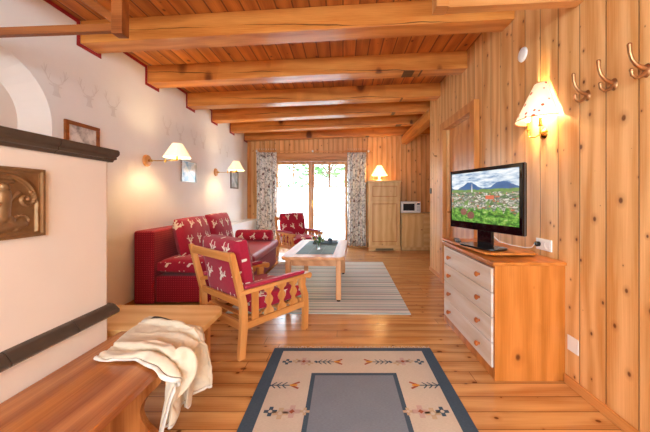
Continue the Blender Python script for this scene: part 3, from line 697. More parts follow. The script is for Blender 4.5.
# ------------------------------------------------------------------ blanket (placeholder replaced by simulated drape)
CL_NX, CL_NY = 46, 44
CL = [
-228,-284,4, -224,-273,19, -224,-262,8, -221,-249,5, -225,-244,17, -218,-234,6, -227,-222,10, -224,-211,4, -222,-201,5, -223,-194,10, -219,-186,4, -227,-180,14, -215,-172,6, -216,-156,5, -230,-152,6, -238,-139,5, -248,-125,7, -251,-109,5, -255,-94,5, -258,-82,6,
-261,-72,6, -264,-64,6, -266,-54,5, -268,-41,5, -271,-28,5, -273,-15,5, -276,-3,5, -278,10,5, -280,26,5, -281,45,6, -282,64,8, -281,81,5, -282,96,5, -283,109,5, -284,118,14, -282,127,4, -274,138,6, -286,140,5, -288,149,5, -290,158,5,
-291,170,4, -299,183,12, -299,200,5, -298,219,5, -299,236,4, -213,-290,4, -208,-277,17, -209,-268,4, -212,-260,14, -210,-248,22, -211,-232,22, -210,-226,8, -207,-214,5, -206,-205,8, -206,-198,9, -208,-190,16, -211,-180,6, -207,-175,21, -221,-166,18, -225,-152,23,
-227,-137,18, -230,-126,7, -234,-109,7, -237,-94,8, -240,-81,8, -243,-73,4, -246,-65,4, -248,-55,7, -250,-43,7, -252,-30,4, -255,-18,7, -257,-6,6, -260,6,4, -262,23,5, -263,42,5, -263,61,5, -264,78,11, -263,91,4, -264,103,4, -267,108,16,
-265,119,6, -272,123,18, -273,135,19, -275,143,18, -277,152,18, -277,164,18, -280,175,5, -279,194,5, -278,213,5, -279,230,5, -197,-296,4, -192,-281,14, -193,-268,6, -195,-261,18, -195,-247,14, -194,-232,22, -193,-230,6, -191,-218,10, -190,-210,13, -190,-203,14,
-190,-191,15, -194,-181,4, -195,-166,12, -205,-169,25, -207,-153,26, -210,-141,15, -213,-126,10, -216,-109,9, -220,-94,10, -223,-83,4, -226,-73,5, -228,-66,7, -230,-56,8, -232,-44,7, -234,-32,4, -237,-21,8, -239,-10,5, -242,3,7, -243,19,8, -244,38,5,
-245,58,5, -246,76,6, -247,88,13, -246,97,4, -249,102,16, -247,116,14, -254,121,25, -254,132,23, -256,138,17, -258,145,22, -262,153,11, -261,169,5, -258,189,5, -257,208,8, -259,225,5, -181,-302,4, -176,-285,10, -176,-269,8, -179,-262,20, -178,-247,14,
-177,-232,21, -176,-232,5, -174,-222,11, -173,-214,12, -174,-207,8, -176,-196,7, -177,-180,4, -180,-170,18, -189,-170,32, -190,-157,24, -193,-142,17, -195,-127,12, -199,-110,12, -203,-96,5, -206,-84,8, -208,-75,9, -210,-67,8, -212,-58,7, -214,-46,4, -216,-34,4,
-218,-24,9, -221,-13,6, -223,-1,9, -225,16,5, -225,35,5, -226,55,5, -227,72,4, -229,86,6, -230,96,14, -232,109,12, -235,108,27, -235,121,32, -235,129,26, -237,133,19, -239,142,21, -243,145,7, -241,164,5, -238,184,5, -237,203,5, -239,220,8,
-165,-305,5, -161,-287,5, -161,-275,14, -162,-263,23, -161,-249,14, -160,-232,21, -159,-236,4, -158,-223,4, -157,-216,6, -157,-209,7, -159,-198,12, -159,-182,5, -168,-183,22, -172,-172,35, -173,-158,26, -175,-145,17, -178,-128,15, -182,-113,7, -185,-97,8, -189,-85,5,
-191,-76,4, -193,-69,4, -194,-59,4, -196,-48,5, -197,-36,4, -200,-27,10, -203,-17,11, -205,-5,5, -206,13,5, -206,32,5, -207,52,5, -209,69,4, -211,82,5, -213,95,7, -213,108,14, -216,106,28, -216,118,35, -216,125,29, -217,129,23, -219,138,20,
-224,137,5, -221,157,5, -218,178,5, -218,197,5, -219,214,9, -148,-308,5, -145,-290,9, -148,-283,22, -146,-267,21, -145,-250,14, -143,-233,21, -142,-238,4, -140,-225,5, -141,-222,11, -143,-215,14, -143,-203,7, -143,-186,10, -152,-188,27, -154,-173,37, -155,-160,27,
-157,-147,18, -161,-131,11, -164,-114,7, -168,-98,5, -171,-85,6, -173,-77,5, -175,-70,4, -176,-60,4, -178,-49,5, -179,-38,4, -182,-29,9, -184,-20,12, -186,-8,5, -187,9,5, -188,29,5, -189,48,5, -190,65,4, -193,78,7, -194,92,6, -194,105,15,
-197,104,30, -197,115,38, -197,121,31, -198,125,25, -200,133,19, -206,130,5, -202,150,5, -199,171,5, -198,191,5, -199,207,9, -131,-309,5, -129,-294,14, -133,-286,26, -131,-272,18, -128,-253,15, -126,-234,21, -125,-240,4, -123,-227,5, -124,-223,11, -126,-217,15,
-126,-206,6, -127,-190,16, -136,-193,34, -137,-175,38, -137,-163,27, -140,-149,19, -143,-133,13, -147,-115,7, -150,-99,7, -153,-86,9, -155,-78,7, -157,-71,5, -158,-62,5, -159,-51,5, -161,-40,4, -163,-31,6, -166,-23,12, -168,-12,5, -169,6,7, -169,26,5,
-170,45,5, -172,61,4, -174,74,9, -175,88,6, -175,101,16, -177,102,32, -177,112,40, -177,117,33, -179,120,27, -180,128,19, -187,121,5, -183,143,5, -180,164,5, -179,183,5, -181,199,9, -115,-304,4, -116,-303,22, -116,-290,30, -114,-276,19, -111,-256,16,
-109,-236,21, -109,-244,4, -107,-234,10, -107,-228,13, -108,-220,15, -109,-207,6, -112,-196,22, -121,-196,41, -119,-178,39, -120,-165,28, -122,-151,21, -125,-134,14, -129,-117,8, -133,-99,10, -136,-87,6, -138,-79,6, -139,-72,4, -140,-63,4, -141,-53,5, -142,-42,6,
-145,-34,6, -148,-27,13, -149,-16,5, -150,3,5, -150,22,6, -151,41,8, -155,57,11, -157,68,4, -157,82,10, -156,98,17, -158,100,33, -158,110,42, -158,112,35, -159,115,29, -161,122,19, -169,113,5, -165,135,5, -161,156,5, -161,175,5, -162,191,9,
-98,-300,5, -99,-306,22, -100,-295,32, -98,-280,21, -95,-259,17, -92,-238,22, -92,-247,4, -90,-236,7, -91,-230,10, -91,-222,15, -91,-207,8, -100,-208,27, -103,-199,46, -101,-181,40, -103,-165,34, -106,-150,29, -110,-133,23, -113,-115,15, -116,-101,4, -118,-89,9,
-120,-81,7, -121,-74,5, -122,-65,4, -123,-55,5, -124,-45,5, -126,-37,6, -129,-31,14, -131,-19,5, -133,-2,11, -134,18,15, -135,36,17, -137,51,11, -138,64,5, -139,80,5, -138,92,17, -138,101,32, -138,108,44, -139,112,38, -140,113,32, -142,116,19,
-151,104,7, -146,126,5, -143,148,5, -142,166,5, -143,182,8, -81,-300,5, -83,-308,21, -84,-300,34, -82,-283,23, -78,-261,18, -75,-239,22, -74,-249,5, -74,-240,10, -74,-234,12, -74,-224,16, -75,-207,14, -84,-214,33, -85,-199,48, -85,-185,34, -87,-170,28,
-90,-155,22, -93,-136,24, -96,-121,10, -98,-103,5, -101,-90,11, -102,-83,8, -103,-76,6, -104,-67,4, -104,-57,5, -106,-47,5, -108,-39,6, -111,-35,15, -112,-23,7, -115,-4,5, -118,16,5, -117,33,11, -119,48,16, -120,60,7, -121,76,6, -124,80,23,
-127,88,39, -121,100,38, -119,107,39, -121,109,33, -123,109,20, -132,96,8, -128,118,5, -124,139,5, -124,157,8, -125,173,6, -64,-300,5, -66,-309,20, -68,-304,35, -67,-284,32, -62,-262,24, -57,-240,21, -57,-250,4, -57,-240,4, -58,-234,6, -57,-225,14,
-59,-209,21, -68,-219,39, -67,-200,50, -67,-186,37, -69,-172,28, -73,-157,21, -75,-137,23, -79,-122,8, -80,-103,7, -83,-91,14, -84,-84,11, -85,-78,9, -86,-70,4, -86,-59,6, -87,-49,5, -89,-42,6, -92,-39,15, -94,-25,11, -99,-7,15, -99,11,5,
-100,26,15, -103,40,9, -102,55,12, -102,72,7, -105,81,24, -110,78,41, -105,90,41, -102,96,39, -103,99,33, -104,102,20, -113,88,8, -109,110,5, -106,131,7, -106,148,5, -106,164,8, -47,-299,5, -49,-309,19, -52,-307,36, -50,-286,35, -47,-261,34,
-40,-243,21, -40,-250,4, -40,-242,5, -40,-236,7, -41,-222,6, -43,-216,25, -51,-223,46, -49,-201,52, -49,-187,39, -51,-173,31, -59,-157,32, -57,-139,22, -61,-124,7, -65,-107,16, -65,-95,10, -66,-88,7, -67,-81,5, -68,-71,7, -67,-61,4, -68,-51,5,
-70,-44,6, -74,-41,15, -79,-29,23, -85,-17,8, -81,4,7, -82,21,14, -86,33,4, -86,49,5, -84,65,9, -86,75,26, -93,68,42, -88,81,40, -85,87,40, -87,88,33, -86,94,21, -95,80,10, -90,102,5, -88,122,5, -88,139,5, -89,154,13,
-30,-297,5, -32,-307,18, -35,-309,36, -33,-287,33, -31,-262,38, -23,-248,22, -23,-251,4, -23,-243,5, -23,-237,8, -23,-222,7, -30,-229,27, -33,-225,50, -31,-203,54, -34,-185,49, -39,-171,45, -42,-155,36, -44,-148,15, -44,-125,12, -48,-108,20, -47,-96,12,
-48,-90,10, -49,-83,9, -50,-74,4, -49,-62,4, -50,-53,8, -52,-47,10, -55,-38,13, -61,-27,24, -67,-23,5, -65,-4,14, -66,13,6, -72,25,15, -71,41,14, -67,58,12, -68,69,28, -75,60,43, -71,73,46, -69,74,40, -69,78,34, -67,86,23,
-76,73,11, -72,93,5, -70,113,5, -71,129,11, -74,144,4, -13,-295,5, -15,-304,19, -18,-312,35, -16,-288,34, -13,-263,39, -9,-257,18, -5,-248,4, -5,-241,4, -6,-239,11, -7,-223,13, -14,-236,30, -15,-227,53, -16,-206,44, -18,-189,40, -22,-175,47,
-24,-158,38, -26,-151,17, -28,-128,21, -31,-110,13, -30,-96,17, -31,-90,15, -31,-84,12, -31,-76,4, -31,-65,8, -31,-56,11, -34,-50,14, -37,-41,18, -41,-27,23, -49,-30,4, -49,-9,5, -52,6,17, -56,18,7, -54,33,9, -50,50,15, -50,63,30,
-58,52,45, -53,66,47, -50,72,45, -51,72,39, -49,78,26, -57,65,13, -54,84,5, -52,103,9, -54,119,5, -55,137,6, 2,-303,4, 1,-299,20, -1,-310,35, -4,-289,46, 4,-265,40, 8,-253,21, 12,-250,4, 12,-244,3, 11,-239,8, 10,-225,19,
3,-242,34, 3,-226,54, 2,-207,42, 0,-190,38, -4,-178,48, -6,-160,40, -8,-153,18, -16,-132,9, -14,-112,7, -13,-99,10, -13,-93,13, -13,-86,13, -13,-77,4, -12,-67,11, -13,-59,15, -15,-53,17, -19,-45,23, -22,-29,22, -31,-36,4, -31,-15,8,
-33,2,16, -38,13,5, -41,22,18, -34,40,21, -32,56,33, -40,45,48, -35,58,49, -32,64,48, -33,63,42, -31,68,29, -39,57,14, -35,76,6, -34,96,5, -35,112,7, -36,130,4, 15,-314,7, 17,-300,16, 16,-309,34, 13,-290,50, 18,-271,31,
25,-250,24, 29,-249,7, 30,-246,4, 29,-237,4, 27,-230,22, 20,-247,38, 21,-227,53, 20,-209,40, 18,-192,37, 14,-182,49, 12,-163,42, 8,-146,25, 0,-135,5, 4,-116,4, 5,-103,7, 5,-96,9, 5,-89,12, 6,-79,5, 6,-70,14, 6,-61,17,
4,-55,20, 0,-47,26, -3,-31,20, -12,-41,4, -15,-23,15, -19,-7,6, -19,9,4, -24,13,20, -20,29,28, -15,48,35, -22,38,51, -18,53,53, -14,56,51, -16,54,44, -13,60,31, -20,49,14, -16,70,7, -15,88,10, -17,104,5, -21,119,14,
31,-321,5, 33,-305,11, 33,-306,33, 30,-290,54, 35,-275,31, 42,-254,27, 46,-249,13, 48,-248,8, 47,-238,3, 44,-235,25, 37,-251,43, 40,-228,52, 38,-212,38, 36,-195,37, 31,-186,50, 29,-168,39, 17,-160,17, 19,-139,5, 22,-119,4, 23,-107,7,
23,-101,7, 23,-92,10, 25,-80,6, 25,-72,16, 25,-64,20, 22,-58,23, 19,-49,28, 16,-34,19, 1,-49,15, -1,-31,4, -2,-14,12, -1,1,6, -6,8,21, -4,28,17, 1,36,35, -5,30,52, 0,43,56, 3,47,56, 3,47,48, 5,50,32,
-1,42,13, 1,64,17, 3,80,7, 1,96,11, -4,113,5, 46,-330,4, 46,-316,15, 49,-298,29, 47,-291,56, 51,-271,36, 58,-258,20, 62,-243,19, 64,-242,15, 65,-236,5, 62,-237,27, 54,-255,47, 58,-230,50, 57,-214,36, 54,-198,36, 49,-190,50,
37,-183,32, 34,-167,12, 37,-143,6, 40,-123,6, 41,-111,5, 41,-105,6, 41,-95,7, 43,-82,8, 43,-75,19, 43,-66,23, 41,-60,25, 38,-51,31, 33,-43,16, 18,-57,13, 17,-38,4, 15,-22,14, 16,-6,9, 13,4,23, 15,22,14, 15,22,35,
13,22,54, 17,34,51, 20,38,52, 23,46,50, 16,34,37, 17,49,21, 16,63,5, 22,78,14, 21,91,5, 16,110,5, 60,-340,6, 61,-325,16, 60,-310,35, 65,-291,57, 63,-282,29, 74,-263,26, 78,-253,18, 80,-249,16, 83,-240,6, 79,-244,29,
72,-258,52, 76,-233,47, 75,-216,35, 72,-201,36, 67,-187,45, 53,-191,28, 51,-172,9, 55,-147,5, 58,-128,4, 59,-116,5, 59,-110,6, 60,-99,7, 62,-85,11, 62,-78,22, 62,-69,24, 61,-62,27, 57,-53,32, 50,-51,15, 35,-66,10, 35,-45,4,
33,-30,16, 34,-14,12, 32,0,24, 34,19,16, 34,28,35, 30,14,49, 34,22,54, 36,26,54, 40,36,53, 36,37,34, 29,36,12, 36,56,5, 40,74,5, 39,87,14, 36,105,5, 73,-352,9, 73,-337,22, 76,-318,38, 83,-293,54, 78,-291,25,
88,-272,19, 93,-262,13, 95,-259,10, 101,-245,8, 91,-258,26, 90,-260,54, 94,-238,42, 94,-219,35, 90,-204,35, 84,-187,39, 70,-199,24, 69,-178,6, 74,-151,5, 76,-132,4, 76,-122,8, 76,-115,10, 77,-104,13, 80,-89,13, 81,-80,25, 82,-72,29,
80,-65,29, 76,-54,31, 68,-60,15, 52,-74,7, 53,-52,4, 51,-35,12, 50,-20,20, 40,-9,8, 41,4,25, 51,21,31, 48,7,44, 53,16,46, 53,20,43, 59,29,47, 54,29,29, 47,27,6, 55,48,5, 59,66,5, 58,80,13, 56,99,5,
91,-355,5, 89,-345,22, 93,-323,37, 100,-295,50, 94,-299,21, 104,-281,15, 109,-271,14, 112,-266,12, 117,-251,14, 105,-271,27, 109,-262,53, 112,-240,41, 112,-221,38, 107,-207,43, 102,-191,34, 86,-206,20, 87,-182,5, 92,-155,9, 95,-136,5, 95,-126,5,
94,-119,6, 95,-106,7, 99,-92,15, 100,-83,28, 101,-74,28, 100,-68,29, 95,-56,26, 86,-68,14, 70,-82,5, 71,-59,5, 66,-46,18, 61,-32,9, 58,-13,6, 58,-6,26, 68,12,26, 65,-1,40, 68,5,45, 70,8,41, 72,21,35, 72,35,22,
66,19,4, 74,40,5, 78,57,5, 77,72,12, 75,93,6, 106,-364,5, 107,-349,20, 111,-326,35, 118,-295,44, 111,-305,16, 122,-286,14, 124,-280,8, 128,-273,5, 134,-260,15, 120,-282,27, 128,-267,51, 127,-241,53, 128,-223,48, 126,-209,42, 119,-196,28,
103,-214,15, 106,-186,5, 110,-159,5, 113,-140,7, 112,-131,9, 112,-123,12, 113,-111,6, 116,-100,20, 119,-85,25, 120,-76,23, 119,-70,23, 113,-60,18, 102,-77,18, 88,-89,4, 89,-67,6, 85,-50,15, 80,-36,6, 78,-16,5, 75,-16,27, 85,2,22,
85,-6,36, 87,0,42, 89,5,38, 92,19,35, 93,30,18, 85,10,5, 92,32,9, 96,48,11, 95,64,6, 95,87,7, 123,-371,9, 123,-348,11, 129,-328,32, 136,-296,37, 128,-310,12, 139,-292,14, 141,-287,4, 141,-282,0, 148,-272,13, 136,-292,28,
141,-264,38, 146,-243,51, 143,-230,38, 133,-222,30, 137,-202,24, 121,-220,10, 125,-190,5, 129,-163,5, 131,-145,10, 131,-136,12, 130,-127,13, 132,-114,5, 135,-103,21, 138,-87,21, 138,-79,16, 137,-72,16, 131,-63,9, 121,-82,15, 107,-96,4, 107,-74,10,
104,-55,11, 99,-39,5, 97,-19,5, 91,-27,24, 101,-10,22, 104,-5,38, 106,1,33, 107,6,28, 112,18,36, 113,24,16, 104,1,7, 110,24,7, 115,40,11, 114,56,7, 114,80,7, 138,-376,1, 140,-356,13, 148,-329,27, 153,-297,31, 145,-320,13,
131,-308,6, 130,-300,3, 142,-299,5, 151,-283,-1, 155,-289,24, 156,-261,26, 161,-241,40, 150,-245,28, 145,-234,20, 153,-213,20, 137,-224,1, 144,-194,3, 147,-167,0, 146,-149,-1, 146,-140,0, 139,-132,-3, 148,-124,9, 147,-103,5, 156,-91,13, 156,-83,8,
154,-77,6, 148,-66,2, 141,-85,8, 126,-102,7, 125,-80,6, 121,-61,4, 119,-43,6, 116,-22,6, 110,-33,24, 114,-16,36, 123,-4,32, 126,3,33, 127,0,25, 132,15,32, 132,19,10, 123,-6,7, 126,16,3, 132,32,4, 133,49,9, 133,74,4,
149,-374,-15, 147,-351,-4, 162,-330,15, 167,-297,16, 155,-318,-2, 148,-303,-7, 145,-295,-7, 146,-286,-7, 164,-291,-9, 174,-288,19, 174,-258,17, 162,-260,39, 169,-250,27, 158,-247,16, 167,-226,18, 154,-227,-10, 154,-195,-14, 146,-170,-20, 151,-152,-20, 146,-145,-19,
155,-139,-12, 151,-121,-9, 163,-103,-6, 174,-95,6, 172,-90,-2, 170,-83,-5, 166,-70,-8, 155,-90,-5, 141,-108,-5, 142,-86,-3, 141,-67,-3, 139,-48,2, 135,-26,4, 128,-38,24, 130,-26,42, 135,-10,45, 139,-9,41, 144,-5,36, 138,-1,19, 151,12,3,
144,-12,2, 147,8,-5, 150,23,-3, 143,40,-6, 146,66,-11, 152,-371,-34, 157,-349,-20, 176,-331,1, 182,-297,5, 158,-307,-13, 143,-307,-26, 144,-298,-29, 152,-288,-21, 169,-273,-11, 190,-288,8, 183,-268,31, 178,-253,49, 170,-239,44, 167,-234,30, 173,-241,6,
168,-213,-10, 146,-199,-31, 153,-172,-37, 149,-156,-38, 154,-149,-35, 157,-136,-32, 168,-130,-14, 182,-115,-6, 194,-101,-1, 193,-92,2, 188,-86,-1, 181,-81,-13, 165,-92,-23, 155,-114,-17, 153,-91,-18, 149,-72,-20, 144,-53,-17, 151,-37,-4, 146,-42,18, 149,-34,39,
136,-28,34, 136,-24,29, 141,-20,23, 156,-10,25, 168,2,5, 159,-16,-11, 152,0,-22, 158,13,-18, 152,30,-23, 155,58,-28, 165,-361,-55, 177,-352,-33, 191,-331,-10, 192,-295,-7, 165,-296,-15, 149,-304,-26, 149,-301,-31, 157,-288,-30, 177,-274,-19, 202,-277,4,
203,-257,28, 202,-241,45, 196,-227,43, 189,-218,32, 189,-222,6, 179,-219,-25, 159,-194,-34, 145,-172,-45, 150,-155,-48, 156,-149,-44, 164,-144,-34, 181,-137,-20, 195,-118,-19, 203,-102,-23, 204,-91,-21, 199,-84,-19, 191,-96,-15, 173,-107,-19, 152,-117,-31, 148,-93,-29,
151,-73,-30, 150,-54,-27, 161,-48,-10, 155,-32,6, 153,-46,20, 159,-33,22, 155,-32,17, 160,-24,11, 172,-23,24, 181,-8,6, 171,-14,-16, 157,-6,-29, 160,10,-25, 157,28,-30, 163,55,-39, 192,-352,-68, 201,-350,-43, 207,-327,-20, 194,-296,-16, 165,-303,-15,
150,-299,-23, 151,-297,-27, 162,-288,-25, 186,-278,-23, 210,-265,-6, 209,-239,10, 226,-237,25, 226,-222,27, 217,-211,18, 202,-199,0, 195,-207,-32, 169,-184,-30, 151,-173,-49, 151,-154,-52, 156,-148,-49, 168,-145,-41, 188,-137,-32, 186,-114,-39, 183,-95,-39, 179,-86,-36,
174,-89,-29, 176,-102,-27, 177,-124,-24, 161,-110,-33, 144,-92,-37, 152,-73,-38, 154,-54,-35, 166,-44,-21, 171,-31,-3, 168,-49,0, 181,-45,7, 177,-51,13, 168,-50,12, 175,-34,6, 190,-17,-1, 177,-8,-18, 163,-7,-31, 161,8,-31, 161,27,-36, 157,53,-49,
223,-358,-69, 225,-341,-49, 219,-316,-29, 192,-298,-25, 166,-306,-17, 154,-298,-22, 154,-295,-22, 167,-289,-23, 192,-288,-20, 203,-257,-22, 227,-246,-9, 246,-237,-1, 249,-224,0, 241,-210,-6, 224,-193,-18, 200,-189,-41, 168,-195,-38, 161,-173,-49, 157,-157,-53, 161,-148,-52,
173,-149,-47, 190,-134,-45, 171,-121,-48, 163,-102,-50, 156,-95,-51, 154,-102,-47, 160,-112,-45, 172,-133,-39, 152,-117,-40, 144,-93,-45, 153,-73,-45, 159,-55,-41, 166,-39,-31, 181,-27,-18, 180,-43,-19, 190,-53,-16, 187,-62,-11, 177,-60,-9, 183,-45,-9, 196,-25,-13,
183,-12,-24, 168,-7,-32, 164,7,-36, 160,25,-44, 168,50,-54, 215,-328,-75, 237,-321,-64, 219,-304,-44, 190,-298,-36, 167,-308,-21, 155,-301,-27, 158,-297,-25, 171,-292,-27, 195,-287,-30, 212,-261,-38, 237,-248,-36, 257,-241,-33, 262,-229,-34, 253,-215,-38, 230,-203,-44,
196,-209,-46, 163,-199,-49, 163,-173,-57, 156,-157,-57, 162,-150,-56, 175,-153,-52, 192,-141,-57, 183,-120,-65, 177,-102,-72, 169,-99,-77, 165,-106,-73, 170,-117,-67, 168,-137,-58, 150,-118,-53, 145,-93,-53, 153,-73,-51, 160,-55,-48, 168,-38,-42, 187,-30,-34, 200,-43,-27,
188,-42,-36, 186,-49,-34, 179,-52,-39, 180,-39,-34, 200,-28,-25, 186,-15,-32, 172,-8,-37, 166,6,-40, 166,24,-47, 168,45,-65, 231,-319,-102, 222,-306,-82, 209,-294,-57, 190,-309,-38, 166,-310,-28, 157,-300,-31, 161,-297,-30, 173,-289,-36, 195,-283,-43, 220,-272,-55,
243,-258,-64, 258,-246,-69, 265,-236,-71, 254,-222,-73, 229,-211,-72, 196,-206,-66, 162,-199,-61, 154,-173,-56, 151,-155,-58, 159,-148,-59, 173,-155,-59, 192,-148,-68, 190,-129,-82, 184,-113,-93, 175,-117,-97, 169,-119,-99, 180,-124,-84, 163,-137,-74, 158,-114,-62, 146,-92,-62,
151,-72,-57, 159,-55,-55, 168,-38,-52, 189,-36,-49, 208,-35,-42, 213,-45,-34, 212,-53,-36, 208,-51,-41, 196,-43,-46, 204,-25,-42, 186,-20,-41, 176,-8,-42, 168,4,-45, 163,21,-54, 156,42,-68, 205,-317,-112, 199,-312,-87, 203,-313,-58, 182,-299,-41, 163,-313,-34,
158,-301,-36, 163,-298,-36, 171,-287,-43, 188,-278,-57, 210,-264,-72, 229,-252,-87, 244,-245,-98, 257,-245,-101, 247,-230,-102, 220,-223,-94, 189,-217,-81, 172,-191,-67, 150,-173,-62, 150,-156,-63, 154,-148,-63, 167,-154,-68, 188,-158,-78, 173,-141,-84, 193,-136,-87, 189,-140,-96,
187,-141,-100, 174,-135,-109, 175,-132,-89, 156,-115,-76, 147,-91,-71, 149,-71,-65, 159,-55,-64, 168,-38,-64, 189,-36,-64, 205,-47,-56, 215,-33,-54, 221,-37,-54, 222,-41,-58, 215,-51,-57, 202,-36,-55, 189,-21,-53, 179,-10,-52, 169,0,-54, 170,18,-61, 162,35,-80,
204,-334,-107, 207,-327,-83, 195,-328,-56, 179,-305,-56, 159,-315,-50, 158,-304,-52, 164,-302,-52, 179,-296,-56, 184,-279,-73, 209,-273,-88, 226,-258,-103, 244,-257,-110, 251,-251,-117, 241,-236,-117, 214,-232,-107, 191,-208,-95, 162,-197,-80, 148,-173,-78, 146,-157,-79, 149,-148,-80,
162,-156,-84, 182,-167,-91, 173,-148,-100, 194,-150,-99, 201,-141,-107, 199,-137,-111, 187,-147,-114, 168,-138,-100, 154,-115,-93, 157,-89,-85, 148,-70,-82, 159,-55,-81, 168,-38,-81, 187,-45,-78, 206,-45,-73, 212,-28,-71, 219,-34,-72, 218,-39,-74, 218,-50,-74, 207,-36,-72,
194,-20,-70, 180,-15,-68, 169,-5,-70, 174,12,-77, 154,23,-88, 216,-346,-104, 214,-342,-79, 188,-333,-71, 174,-309,-72, 155,-318,-67, 157,-307,-68, 163,-305,-69, 179,-299,-72, 197,-286,-82, 202,-264,-102, 225,-271,-115, 239,-266,-124, 244,-258,-131, 234,-242,-132, 211,-226,-123,
182,-220,-104, 155,-199,-96, 145,-174,-95, 144,-157,-96, 146,-148,-96, 156,-161,-99, 176,-172,-107, 176,-150,-118, 194,-160,-114, 201,-154,-121, 201,-149,-125, 192,-135,-124, 168,-138,-116, 157,-112,-110, 160,-86,-102, 146,-69,-99, 159,-55,-98, 170,-39,-98, 190,-43,-95, 210,-42,-92,
215,-26,-88, 223,-31,-88, 224,-36,-90, 224,-47,-89, 214,-33,-87, 194,-28,-87, 185,-15,-85, 176,-3,-86, 162,10,-90, 165,34,-97, 229,-358,-99, 206,-350,-92, 181,-337,-87, 173,-311,-89, 153,-319,-85, 155,-309,-86, 162,-308,-86, 174,-296,-88, 198,-296,-97, 197,-273,-116,
218,-268,-130, 233,-274,-138, 235,-264,-145, 224,-248,-145, 200,-235,-134, 171,-228,-115, 162,-194,-111, 145,-174,-112, 144,-158,-114, 145,-148,-113, 162,-153,-114, 169,-176,-123, 179,-155,-135, 192,-170,-128, 193,-161,-135, 193,-156,-138, 192,-141,-139, 168,-136,-134, 169,-109,-123, 163,-82,-119,
146,-68,-117, 160,-56,-116, 172,-42,-115, 193,-40,-112, 213,-41,-109, 216,-23,-106, 225,-27,-106, 225,-32,-106, 229,-42,-105, 215,-33,-104, 196,-29,-104, 188,-14,-103, 182,0,-102, 170,14,-104, 153,30,-110, 220,-365,-112, 200,-352,-108, 175,-339,-103, 170,-313,-106, 150,-320,-103,
154,-311,-103, 159,-307,-103, 173,-296,-105, 195,-306,-110, 193,-284,-129, 209,-272,-145, 222,-280,-151, 225,-271,-157, 213,-255,-157, 188,-243,-145, 161,-226,-130, 163,-191,-129, 145,-172,-130, 149,-158,-130, 144,-149,-131, 163,-149,-131, 161,-174,-138, 181,-161,-151, 198,-176,-145, 205,-167,-147,
205,-161,-150, 189,-155,-150, 184,-132,-142, 178,-104,-137, 163,-80,-136, 145,-67,-134, 162,-58,-133, 174,-44,-132, 195,-42,-129, 216,-40,-127, 218,-20,-124, 224,-28,-124, 224,-33,-123, 230,-41,-122, 215,-34,-121, 197,-27,-121, 185,-15,-120, 179,-1,-119, 178,17,-120, 158,28,-126,
215,-368,-129, 195,-354,-125, 170,-342,-120, 169,-315,-123, 148,-320,-120, 153,-312,-121, 158,-308,-121, 169,-295,-122, 188,-312,-125, 204,-293,-140, 198,-277,-158, 210,-285,-163, 214,-276,-169, 199,-263,-165, 177,-256,-146, 171,-221,-143, 164,-188,-146, 144,-171,-148, 152,-158,-148, 144,-151,-148,
162,-144,-147, 157,-170,-154, 181,-170,-166, 199,-182,-161, 197,-171,-162, 195,-166,-164, 193,-149,-166, 176,-133,-157, 180,-103,-154, 157,-88,-151, 147,-67,-152, 164,-62,-150, 175,-46,-149, 196,-44,-146, 214,-33,-143, 223,-16,-139, 230,-24,-139, 231,-28,-138, 233,-37,-139, 218,-28,-138,
200,-20,-137, 185,-15,-137, 175,-3,-136, 179,15,-137, 168,36,-138, 209,-370,-145, 190,-356,-141, 166,-344,-137, 168,-318,-140, 147,-320,-138, 150,-310,-138, 156,-308,-138, 167,-296,-140, 182,-317,-141, 204,-305,-153, 188,-291,-164, 199,-291,-175, 202,-281,-181, 186,-270,-174, 165,-253,-159,
174,-219,-161, 162,-187,-164, 144,-169,-165, 154,-159,-165, 144,-155,-165, 155,-137,-162, 163,-163,-170, 179,-185,-174, 201,-182,-179, 198,-172,-180, 195,-166,-180, 181,-158,-175, 182,-132,-173, 178,-102,-171, 152,-91,-167, 149,-68,-169, 167,-65,-167, 175,-48,-167, 196,-44,-164, 210,-27,-160,
222,-13,-156, 229,-21,-156, 232,-25,-156, 233,-34,-157, 221,-24,-154, 202,-17,-154, 187,-10,-154, 172,-4,-153, 179,13,-154, 169,33,-155, 205,-372,-162, 186,-358,-158, 162,-347,-153, 168,-322,-157, 148,-321,-156, 150,-312,-155, 153,-307,-155, 167,-297,-157, 177,-320,-157, 202,-316,-166,
192,-300,-177, 182,-289,-181, 187,-283,-190, 173,-282,-174, 170,-252,-176, 175,-217,-179, 152,-192,-178, 146,-169,-182, 157,-161,-182, 146,-155,-183, 150,-135,-179, 170,-154,-183, 175,-182,-191, 197,-185,-196, 188,-178,-194, 185,-174,-193, 181,-156,-192, 176,-131,-189, 175,-100,-188, 147,-92,-184,
151,-69,-187, 169,-69,-184, 174,-51,-184, 189,-36,-178, 205,-21,-174, 222,-10,-174, 229,-19,-173, 232,-23,-173, 235,-31,-173, 221,-22,-172, 204,-13,-170, 187,-6,-171, 171,-5,-171, 179,11,-172, 169,30,-173, 202,-374,-179, 184,-360,-176, 159,-351,-170, 169,-328,-174, 150,-323,-174,
153,-313,-173, 156,-308,-173, 167,-298,-174, 174,-321,-174, 198,-327,-179, 182,-313,-184, 175,-302,-189, 187,-301,-190, 177,-282,-192, 179,-251,-191, 172,-216,-196, 147,-194,-195, 147,-170,-200, 159,-163,-200, 149,-155,-200, 146,-134,-196, 170,-149,-199, 171,-176,-207, 192,-185,-213, 188,-175,-211,
183,-171,-211, 176,-154,-209, 179,-128,-207, 171,-97,-205, 144,-91,-202, 154,-71,-205, 172,-72,-202, 178,-54,-201, 186,-34,-196, 209,-31,-186, 225,-21,-187, 235,-12,-187, 238,-16,-188, 238,-25,-189, 221,-16,-190, 204,-10,-188, 186,-12,-187, 171,-7,-188, 180,8,-189, 169,28,-190,
